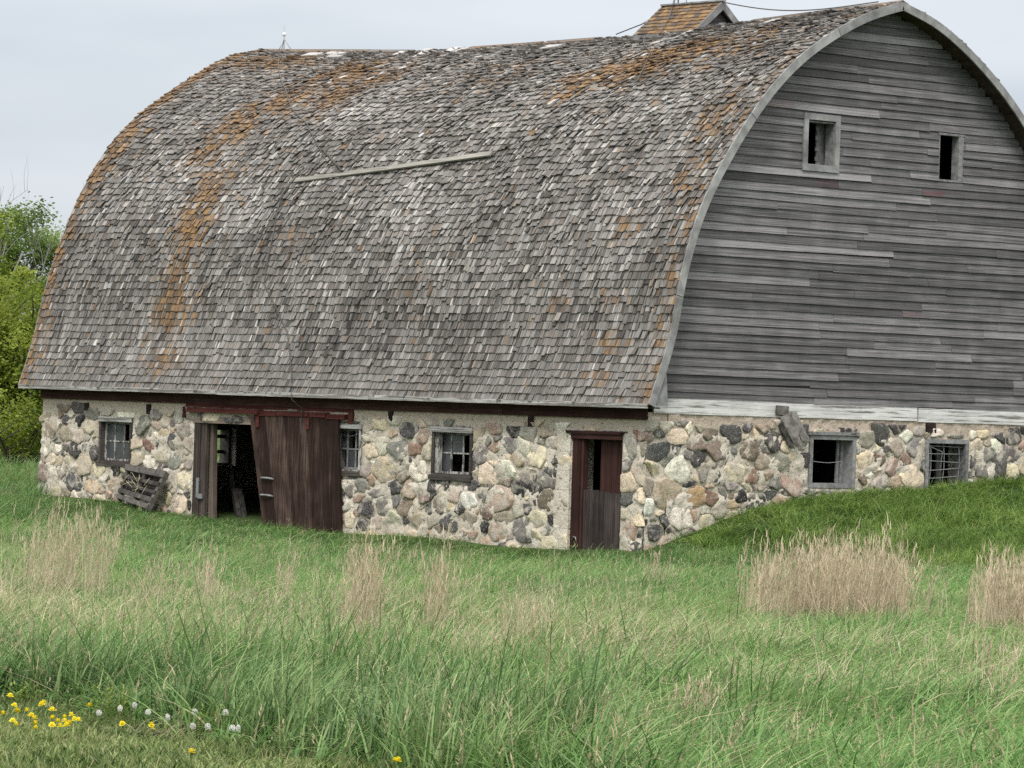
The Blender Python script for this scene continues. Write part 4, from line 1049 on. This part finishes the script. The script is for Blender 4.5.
def fld(x, y, sc, seed):
    return np.array([mnoise.noise((a * sc, b * sc, seed)) for a, b in zip(x, y)])
def clear_of_barn(x, y, m=.12): return ~((x > -L - m) & (x < m) & (np.abs(y) < HW + m))
def lawn_line(s): return np.clip(18.0 + (-.73 - s) * 2.0, 10, 36)
def place(name, coll, nvar, x, y, hs, label, jit=.5, tilt=.1, wide=1.0):
    n = len(x); z = ground_z(x, y)
    rot = np.stack([rng.normal(0, tilt, n), rng.normal(0, tilt, n), rng.normal(0, jit, n)], -1)
    scl = np.stack([np.full(n, wide), np.full(n, wide), hs], -1)
    return scatter(name, coll, np.stack([x, y, z], -1), rot, scl, rng.integers(0, nvar, n), label)

# ---- foreground lawn
def leafy(mat):     # clover and dandelion leaves low in the lawn
    mb = MB()
    for _ in range(16):
        r = .07 * math.sqrt(random.random()); a = random.random() * 6.283
        blade(mb, (r * math.cos(a), r * math.sin(a), -.01), random.random() * 6.283, random.uniform(.02, .06), random.uniform(.012, .02), random.uniform(.02, .06), .5, (random.random(), 0, random.random()), 3)
    return mb
cl = collection_of('lawn_grass', [tuft(G_LAWN, 30, .055, .0055, .07, .6, .7, .12, .3, 2) for _ in range(5)] + [leafy(G_LAWN) for _ in range(4)], G_LAWN)
x, y, d, s = sample(24000, 13.5, 29, 5.0)
k = d < lawn_line(s) + .15 + .3 * fld(x, y, 1.3, 4.); x, y = x[k], y[k]
place('lawn_grass', cl, 9, x, y, rng.uniform(.5, 1.6, len(x)) * (1 + .6 * fld(x, y, 1.6, 3.)), 'short mown lawn in the near corner', 1.5)

# ---- tall dark grass behind it, in separate stands
ct = collection_of('tall_grass', [tuft(G_TALL, 22, .31, .012, .10, .55, 1.1, .03, .6, 5, 0, .5) for _ in range(8)], G_TALL)
x, y, d, s = sample(15500, 13.5, 31, 5.0)
nb = fld(x, y, .6, 1.); nb2 = fld(x, y, 1.5, 2.)
edge = lawn_line(s) + .3 * nb2
band = np.clip(1.2 - (d - edge) / 3.2, 0, 1) * np.where(s < .6, 1, .14)
k = (d > edge) & (rng.random(len(d)) < np.clip(band + (1.1 * nb + .5 * nb2) * np.clip(1.5 - (d - edge) / 5, 0, 1) - .12, 0, 1) * .85)
x, y, d, s, nb, nb2 = [q[k] for q in (x, y, d, s, nb, nb2)]
hs = np.clip(.86 + .75 * nb + .65 * nb2, .3, 1.7) * np.exp(rng.normal(0, .16, len(x))) * np.where(s > .6, .62, 1.0)
place('tall_grass', ct, 8, x, y, hs, 'tall dark green grass leaning in the wind at the lawn edge', .7, .14)

# ---- meadow
cm = collection_of('meadow_grass', [tuft(G_MEAD, 20, .25, .012, .16, .65, 1.1, .06, .6, 4, (0, 0, 1, 0, 0, 2, 0, 0)[_], .5) for _ in range(8)], G_MEAD)
x0, y0, d0, s0 = sample(11500, 13.5, 27, 5.0); x, y, d, s = sample(16000, 26, 48, 6.0); x2, y2, d2, s2 = sample(20000, 46, 84, 7.0)
x, y, d, s = np.concatenate([x0, x, x2]), np.concatenate([y0, y, y2]), np.concatenate([d0, d, d2]), np.concatenate([s0, s, s2])
k = clear_of_barn(x, y) & ~((x > -L) & (x < 0) & (y > -HW)) & (d > lawn_line(s)); bank = (x > -1) & (y > -5.4) & (x < 8.5)
k &= ~(bank & (rng.random(len(x)) < .9)); x, y, d, s = x[k], y[k], d[k], s[k]
nb = fld(x, y, .3, 7.); nb2 = fld(x, y, .95, 17.)
hs = np.clip(.74 + .6 * nb + .7 * nb2, .22, 1.7) * np.exp(rng.normal(0, .26, len(x)))
dw = np.where((x > -20) & (x < 2), np.clip((-HW - y), 0, 50), 9); hs *= np.clip(.42 + dw * .14, .42, 1) * np.interp(d, [18, 23, 26, 42, 60], [.95, .9, .66, .62, .72]) * np.where((s > .6) & (d < 26), .72, 1)
place('meadow_grass', cm, 8, x, y, hs, 'green meadow grass between the lawn and the barn', .8, .16, wide=1.2)
# beyond the left end of the barn
x = rng.uniform(-50, -18, 5200); y = rng.uniform(-12, 14, 5200); k = clear_of_barn(x, y); x, y = x[k], y[k]
place('meadow_grass', cm, 8, x, y, rng.uniform(.7, 1.5, len(x)), 'green grass beyond the far end of the barn', wide=1.5)

# ---- bank below the gable
cb = collection_of('bank_grass', [tuft(G_BANK, 20, .25, .015, .16, .7, 1.1, .02, .5, 4, 0, .5) for _ in range(6)], G_BANK)
n = 10000; x = rng.uniform(.08, 10.5, n); y = rng.uniform(-6.6, 12, n)
k = (y > -5.2 - .35 * x * .2 + .5 * fld(x, y, .5, 3.)) & (rng.random(n) < np.clip((10.5 - x) / 3, 0, 1)); x, y = x[k], y[k]
nb = fld(x, y, .8, 5.); nb2 = fld(x, y, .4, 8.); hs = np.clip(.72 + .95 * nb + .6 * nb2, .2, 2.0) * np.clip(.5 + x * .25, .5, 1.1)
place('bank_grass', cb, 6, x, y, hs, 'lush dark green grass on the bank under the gable', 1.4, .25)

# ---- pale bent blades and loose dry stems (uncounted)
cp = collection_of('pale_grass', [tuft(G_PALE, 14, .34, .008, .18, .75, 1.2, .25, .7, 5) for _ in range(6)], G_PALE)
x, y, d, s = sample(17000, 19, 52, 5.0); nb = fld(x, y, .4, 12.); nb2 = fld(x, y, 1.1, 13.)
left = np.clip(.75 - s / (d * .128) * .5, .2, 1.2)
bandw = np.exp(-((d - 28) / 7.5) ** 2)
k = (d > lawn_line(s) + .6) & (rng.random(len(x)) < np.clip((nb * 1.5 + nb2 * 1.2 + .42) * left * bandw, 0, .9)); x, y = x[k], y[k]
place('pale_grass', cp, 6, x, y, rng.uniform(.45, 1.0, len(x)), 'pale bent grass blades mixed through the meadow', .8, .2)
cd = collection_of('dry_stems', [tuft(G_DRY, 5, .30, .006, .20, .6, .8, .5, .7, 3, 5) for _ in range(5)], G_DRY)
x, y, d, s = sample(2600, 24, 56, 2.0); nb = fld(x, y, .35, 12.)
left = np.clip(.55 - s / (d * .128) * .45, .1, 1)
k = rng.random(len(x)) < np.clip(nb * 2.6 + .12, .03, .95) * left * np.where(d < 40, 1, .22); x, y = x[k], y[k]
place('dry_stems', cd, 5, x, y, rng.uniform(.5, 1.2, len(x)), 'dry brown stems scattered through the meadow', .8)

# ---- individual clumps of dry grass, each a thing
def dry_clump(u, v, wpx, hpx, depth, n, label, name='dry_grass_clump', group='clumps of dry grass in the meadow', wst=.007, green=0):
    X, Y, Zg = on_ground(u, v); dist = np.dot(np.array([X, Y]) - CP[:2], FH); m = dist / FPX
    hw, h = wpx * m / 2, hpx * m; mb = MB()
    for _ in range(int(n * 1.5)):
        a = random.uniform(-1.15, 1.15); e = random.uniform(-1, 1)
        nn = mnoise.noise((a * 2.6 * max(1, wpx / 80), e * 1.5, u * .1))
        if random.random() > (1.15 - a * a) * .8 + 1.0 * nn - .15 * abs(e): continue
        px = RH[0] * a * hw + FH[0] * e * depth; py = RH[1] * a * hw + FH[1] * e * depth
        z = gz(X + px, Y + py) - Zg - .03
        edge = .78 + .22 * math.sqrt(max(0, 1 - min(1, a * a * .8)))
        hh = h * min(1.15, abs(random.gauss(.78, .24))) * edge * (.97 + .28 * mnoise.noise((a * 5 * max(1, wpx / 80), e * 2, u * .1 + 5)))
        stalk(mb, (px, py, z), hh, wst * random.uniform(.7, 1.3), True, 0, hh * abs(random.gauss(.12, .2)))
        if random.random() < .45: blade(mb, (px, py, z), random.random() * 6.28, hh * .5, wst * 1.3, hh * .3, .9, (random.random(), 1.0, random.random()))
    o = mb.build(name, G_DRY, None); o.location = (X, Y, Zg); return tag(o, label, 'dry grass', group)
dry_clump(834, 624, 198, 80, 1.2, 1700, 'wide tan patch of dry reed grass standing at the foot of the bank', 'dry_reed_patch', 'dry reed patches by the bank', .010)
dry_clump(1022, 640, 116, 82, 1.0, 950, 'tan patch of dry reed grass cut off by the right edge', 'dry_reed_patch', 'dry reed patches by the bank', .010)
for a in ((60, 600, 96, 92, .8, 430, 'broad loose clump of dry grass below the far left window'), (354, 650, 40, 112, .4, 260, 'tall dry grass clump below the sliding door, taller of a close pair'),
          (432, 650, 24, 104, .3, 130, 'slim dry grass clump beside the taller one below the middle window'), (282, 608, 20, 64, .3, 60, 'small dry grass tuft below the open doorway'),
          (204, 612, 28, 66, .4, 90, 'short dry grass tuft below the leaning pallet'), (160, 616, 44, 60, .4, 90, 'sparse dry grass tuft left of the short one below the pallet'),
          (520, 660, 56, 74, .4, 110, 'low sparse dry grass clump in the middle of the meadow'), (655, 590, 36, 44, .4, 90, 'faint dry grass tuft below the small red doorway'),
          (985, 715, 60, 80, .35, 60, 'thin brown upright stalks in the near right meadow'), (690, 735, 60, 60, .4, 160, 'flattened bleached grass tuft low in the near meadow')):
    dry_clump(*a)

# ------------------------------------------------------------------ dandelions, weeds, dry stalk heap
def flower_mesh():
    mb = MB()
    for ring, (n, r, z, up) in enumerate(((16, .022, .0, .25), (14, .017, .004, .6), (10, .010, .007, 1.2))):
        for k in range(n):
            a = 2 * math.pi * (k + random.random() * .5) / n; w = .0035; ca, sa = math.cos(a), math.sin(a); rr = r * random.uniform(.85, 1.1)
            mb.poly([(-sa * w * .5, ca * w * .5, z), (ca * rr * .8 - sa * w, sa * rr * .8 + ca * w, z + rr * up), (ca * rr, sa * rr, z + rr * up * .95), (ca * rr * .8 + sa * w, sa * rr * .8 - ca * w, z + rr * up), (sa * w * .5, -ca * w * .5, z)], (random.random(), 0, random.random()), 0)
    return mb
def puff_mesh():
    mb = MB()
    for k in range(95):
        z = random.uniform(-.8, 1); a = random.random() * 6.283; q = math.sqrt(max(0, 1 - z * z)); d = Vector((q * math.cos(a), q * math.sin(a), z)) * .8; o = d.orthogonal().normalized(); o2 = d.cross(o)
        p = d * .020; w = .0045
        mb.poly([p + o * w, p + o2 * w * .5 + d * .002, p - o * w, p - o2 * w * .5 + d * .001], (random.random(), 0, random.random()), 0)
        mb.poly([d * .003 + o * .0006, p + o * .0003, p - o * .0003, d * .003 - o * .0006], (.3, 0, .5), 0)
    mb.ball((0, 0, 0), .004)
    return mb
def stem_mesh(h):
    mb = MB(); mb.tube([(.012, .006, -.02), (.008, .004, h * .5), (0, 0, h - .004)], .0022, 5); 
    return mb
proto = {}
for kind, head, mat, hh, lab, grp in (('dandelion', flower_mesh(), YELLOW, .10, 'yellow dandelion flower at the lawn edge', 'yellow dandelions at the lawn edge'), ('dandelion_clock', puff_mesh(), PUFF, .15, 'white round dandelion seed head at the lawn edge', 'white dandelion seed heads')):
    r = empty(kind, (0, 0, 0), lab, 'dandelion', grp)
    h_ = head.build('flower_head' if kind == 'dandelion' else 'seed_head', mat, r); h_.location = (0, 0, hh)
    stem_mesh(hh).build('stem', G_LAWN, r); proto[kind] = [r, hh, True]
def put_flower(kind, u, v):
    r, hh, first = proto[kind]
    # pixel gives the head; the foot stands a stem's length below
    X, Y, Z = on_ground(u, v + hh * FPX / 20.5)
    if first: o = r; proto[kind][2] = False
    else:
        o = r.copy(); COL.objects.link(o)
        for c in r.children:
            q = c.copy(); COL.objects.link(q); q.parent = o
    o.location = (X, Y, Z); o.rotation_euler = (random.gauss(0, .2), random.gauss(0, .2), random.random() * 6.28); sc = random.uniform(.75, 1.05) if kind == 'dandelion' else random.uniform(.6, .85); o.scale = (sc, sc, 1)
for u, v in ((6, 697), (6, 706), (9, 716), (15, 712), (27, 713), (26, 718), (10, 724), (17, 728), (33, 727), (41, 705), (45, 706), (51, 712), (37, 722), (53, 721), (52, 727), (58, 725), (60, 730), (64, 725), (67, 720), (76, 717), (79, 721), (75, 723), (66, 729), (90, 708), (129, 723), (140, 726), (146, 728), (189, 758), (34, 731), (70, 727), (404, 765), (392, 766)): put_flower('dandelion', u, v)
for u, v in ((95, 710), (116, 711), (134, 704), (141, 713), (174, 720), (200, 713), (203, 729), (225, 732), (237, 733), (212, 730), (226, 714)): put_flower('dandelion_clock', u, v)

for u, v, h, lab in ((110, 726, .22, 'bushy yellow-green weed between the two dandelion drifts'), (207, 738, .16, 'small yellow-green weed beside the white seed heads'), (22, 708, .14, 'small pale weed above the left dandelions')):
    X, Y, Z = on_ground(u, v); mb = MB()
    for _ in range(26):
        a = random.random() * 6.28; rr = .09 * random.random(); hh = h * random.uniform(.5, 1.1)
        blade(mb, (rr * math.cos(a), rr * math.sin(a), -.01), a, hh, .004, .03, .1, (.3, 0, .5), 3)
        for q in range(5):
            t = random.uniform(.4, 1); blade(mb, (rr * math.cos(a) * 1.2, rr * math.sin(a) * 1.2, hh * t), random.random() * 6.28, .02, .012, .03, .4, (random.random(), 0, random.random()), 2)
    o = mb.build('weed', WEED, None); o.location = (X, Y, Z); tag(o, lab, 'weed')
X, Y, Z = on_ground(170, 738); mb = MB()
for _ in range(75):
    px = random.gauss(0, .13); q = random.gauss(0, .08); a = LEAN + random.gauss(0, .45) + (math.pi if random.random() < .4 else 0)
    blade(mb, (RH[0] * px + FH[0] * q, RH[1] * px + FH[1] * q, .0), a, random.uniform(.03, .16), .005, random.uniform(.08, .3), random.uniform(.3, 1.4), (random.random(), 1.0, random.random()), 5)
o = mb.build('dry_stalk_heap', G_DRY, None); o.location = (X, Y, Z); tag(o, 'flattened heap of dry stalks among the white dandelion heads', 'dry stalks')

# ------------------------------------------------------------------ trees beyond the far end
def tree(name, loc, H, crown, leafmat, nleaf, leafsz, label, group, trunk_r, nb=14, lowstems=False, seed=1, upright=0.0, bare=False):
    random.seed(seed); r = empty(name, loc, label, 'tree' if not lowstems else 'bush', group)
    tb = MB(); tips = []
    def grow(p, d, ln, rad, lev):
        pts = [p]; n = 4
        for i in range(n):
            d = (d + Vector((random.gauss(0, .16), random.gauss(0, .16), random.gauss(.05, .1)))).normalized(); pts.append(pts[-1] + d * ln / n)
        tb.tube(pts, rad, 5 if lev else 7, r2=rad * .5)
        if lev >= (3 if bare else 2): tips.append(pts[-1]); tips.append(pts[2]); return
        for k in range(random.randint(3, 4) if lev else nb):
            t = random.uniform(.35, 1.0) if lev else random.uniform(.28, 1.0)
            q = pts[min(n - 1, int(t * n))].lerp(pts[min(n, int(t * n) + 1)], (t * n) % 1)
            a = random.random() * 6.283; up = random.uniform(.15, .9) + upright
            grow(q, (Vector((math.cos(a), math.sin(a), up)) + d * .25).normalized(), ln * random.uniform(.42, .6), rad * .45, lev + 1)
        tips.append(pts[-1])
    if lowstems:
        for k in range(nb):
            a = random.random() * 6.283; up = random.uniform(.5, 2.2)
            grow(Vector((math.cos(a) * .3, math.sin(a) * .3, -.1)), Vector((math.cos(a), math.sin(a), up)).normalized(), H * random.uniform(.45, .8), trunk_r * random.uniform(.4, .8), 1)
    else: grow(Vector((0, 0, -.15)), Vector((0, 0, 1)), H * .8, trunk_r, 0)
    tb.build('branches' if lowstems else 'trunk', TWIG if bare else BARK, r)
    if nleaf:
        lb = MB(); tips = [t for t in tips if t.z > (.05 if lowstems else .12) * H]
        if lowstems: tips += [Vector((random.gauss(0, crown * 1.3), random.gauss(0, crown * 1.3), random.uniform(.25, .45 * H))) for _ in range(len(tips) // 3)]
        cl_ = [(t, random.uniform(.35, .8) * crown, random.random()) for t in tips]
        for _ in range(nleaf):
            c, rad, tone = random.choice(cl_)
            o = Vector((random.gauss(0, .5), random.gauss(0, .5), random.gauss(0, .42))) * rad; p = c + o
            if p.z < .1: continue
            a = random.random() * 6.283; L_ = leafsz * random.uniform(.6, 1.4); dd = Vector((math.cos(a), math.sin(a), random.uniform(-.9, .5))).normalized(); sd = dd.cross(Vector((random.gauss(0, 1), random.gauss(0, 1), random.gauss(0, 1)))).normalized() * L_ * .28
            lb.poly([p, p + dd * L_ * .45 + sd, p + dd * L_, p + dd * L_ * .45 - sd], (min(1, max(0, .25 + .5 * tone + random.gauss(0, .12))), 0, random.random()), 0)
        lb.build('foliage' if lowstems else 'crown', leafmat, r)
    return r
def gp(u, dist):
    s = (u - 512) / FPX * dist; q = CP[:2] + FH * dist + RH * s; return (q[0], q[1], gz(q[0], q[1]))
tree('ash_tree', gp(40, 112), 6.9, .85, LEAF_G, 60000, .10, 'tall dull green tree rising behind the barn end', 'trees behind the barn', .16, 17, seed=5)
tree('willow_bush', gp(6, 102), 5.9, .75, LEAF_Y, 70000, .10, 'dense yellow-green willow bush at the left edge', 'bushes behind the barn', .10, 24, True, seed=8)
tree('willow_bush', gp(48, 104), 5.4, .7, LEAF_Y, 45000, .10, 'yellow-green bush tucked against the far barn corner', 'bushes behind the barn', .10, 18, True, seed=13)
tree('willow_bush', gp(-62, 106), 6.2, .8, LEAF_Y, 40000, .11, 'yellow-green bush further along the thicket', 'bushes behind the barn', .10, 18, True, seed=23)
tree('bare_tree', gp(-32, 109), 7.4, .6, LEAF_G, 0, .1, 'bare grey twigs of a leafless tree at the left edge', 'trees behind the barn', .045, 6, seed=31, upright=1.3, bare=True)
tree('low_shrub', gp(22, 98), 2.4, .45, LEAF_Y, 7000, .09, 'low shrub of dark arching bare stems beside the stone corner', 'bushes behind the barn', .06, 14, True, seed=41)
random.seed(99)

# ------------------------------------------------------------------ light and sky
SUN_EL, SUN_AZ = 52.0, 140.0       # azimuth the light comes FROM, measured from +y towards +x
w = bpy.data.worlds.new('World'); scene.world = w; w.use_nodes = True; nt = w.node_tree; nt.nodes.clear()
out = nt.nodes.new('ShaderNodeOutputWorld'); bg = nt.nodes.new('ShaderNodeBackground'); nt.links.new(bg.outputs[0], out.inputs[0])
sky = nt.nodes.new('ShaderNodeTexSky'); sky.sky_type = 'NISHITA'; sky.sun_disc = False; sky.sun_elevation = R_(SUN_EL); sky.sun_rotation = R_(SUN_AZ); sky.air_density = 1; sky.dust_density = 2
tc = nt.nodes.new('ShaderNodeTexCoord'); sp = nt.nodes.new('ShaderNodeSeparateXYZ'); nt.links.new(tc.outputs['Generated'], sp.inputs[0])
# overcast: clouds brighten towards the zenith (CIE overcast sky), broken by soft banks
mpn = nt.nodes.new('ShaderNodeMapping'); mpn.inputs['Scale'].default_value = (7, 7, 34); nt.links.new(tc.outputs['Generated'], mpn.inputs[0])
no = nt.nodes.new('ShaderNodeTexNoise'); no.inputs['Scale'].default_value = 1.0; no.inputs['Detail'].default_value = 3; no.inputs['Roughness'].default_value = .45; nt.links.new(mpn.outputs[0], no.inputs['Vector'])
rp = nt.nodes.new('ShaderNodeValToRGB'); e = rp.color_ramp.elements; e[0].position = .3; e[0].color = (4.45, 4.88, 5.4, 1); e[1].position = .72; e[1].color = (5.75, 6.05, 6.4, 1); nt.links.new(no.outputs[0], rp.inputs[0])
el = nt.nodes.new('ShaderNodeMapRange'); el.inputs['From Min'].default_value = 0; el.inputs['From Max'].default_value = 1; el.inputs['To Min'].default_value = 1.0; el.inputs['To Max'].default_value = 3.0; el.clamp = True; nt.links.new(sp.outputs[2], el.inputs[0])
ml = nt.nodes.new('ShaderNodeVectorMath'); ml.operation = 'SCALE'; 
zc = nt.nodes.new('ShaderNodeMix'); zc.data_type = 'RGBA'; el2 = nt.nodes.new('ShaderNodeMapRange'); el2.inputs['From Min'].default_value = .08; el2.inputs['From Max'].default_value = .5; nt.links.new(sp.outputs[2], el2.inputs[0])
nt.links.new(el2.outputs[0], zc.inputs[0]); nt.links.new(rp.outputs[0], zc.inputs[6]); zc.inputs[7].default_value = (6.75, 6.6, 6.45, 1)
nt.links.new(zc.outputs[2], ml.inputs[0]); nt.links.new(el.outputs[0], ml.inputs['Scale'])
mx = nt.nodes.new('ShaderNodeMix'); mx.data_type = 'RGBA'; mx.inputs[0].default_value = .93; nt.links.new(sky.outputs[0], mx.inputs[6]); nt.links.new(ml.outputs[0], mx.inputs[7])
nt.links.new(mx.outputs[2], bg.inputs[0]); bg.inputs[1].default_value = .12
sl = bpy.data.lights.new('sun', 'SUN'); sl.energy = 2.0; sl.angle = R_(14); sl.color = (1, .97, .92)
so = bpy.data.objects.new('sun', sl); COL.objects.link(so)
dv = Vector((math.sin(R_(SUN_AZ)) * math.cos(R_(SUN_EL)), math.cos(R_(SUN_AZ)) * math.cos(R_(SUN_EL)), math.sin(R_(SUN_EL))))
so.rotation_euler = dv.to_track_quat('Z', 'Y').to_euler(); so.location = (20, -30, 40)

scene.view_settings.view_transform = 'Standard'; scene.view_settings.look = 'None'; scene.view_settings.exposure = 0.06; scene.view_settings.gamma = 1
scene.render.engine = 'CYCLES'
scene.cycles.use_denoising = False
scene.cycles.sample_clamp_indirect = 1.0; scene.cycles.max_bounces = 6; scene.cycles.transparent_max_bounces = 8; scene.cycles.diffuse_bounces = 3
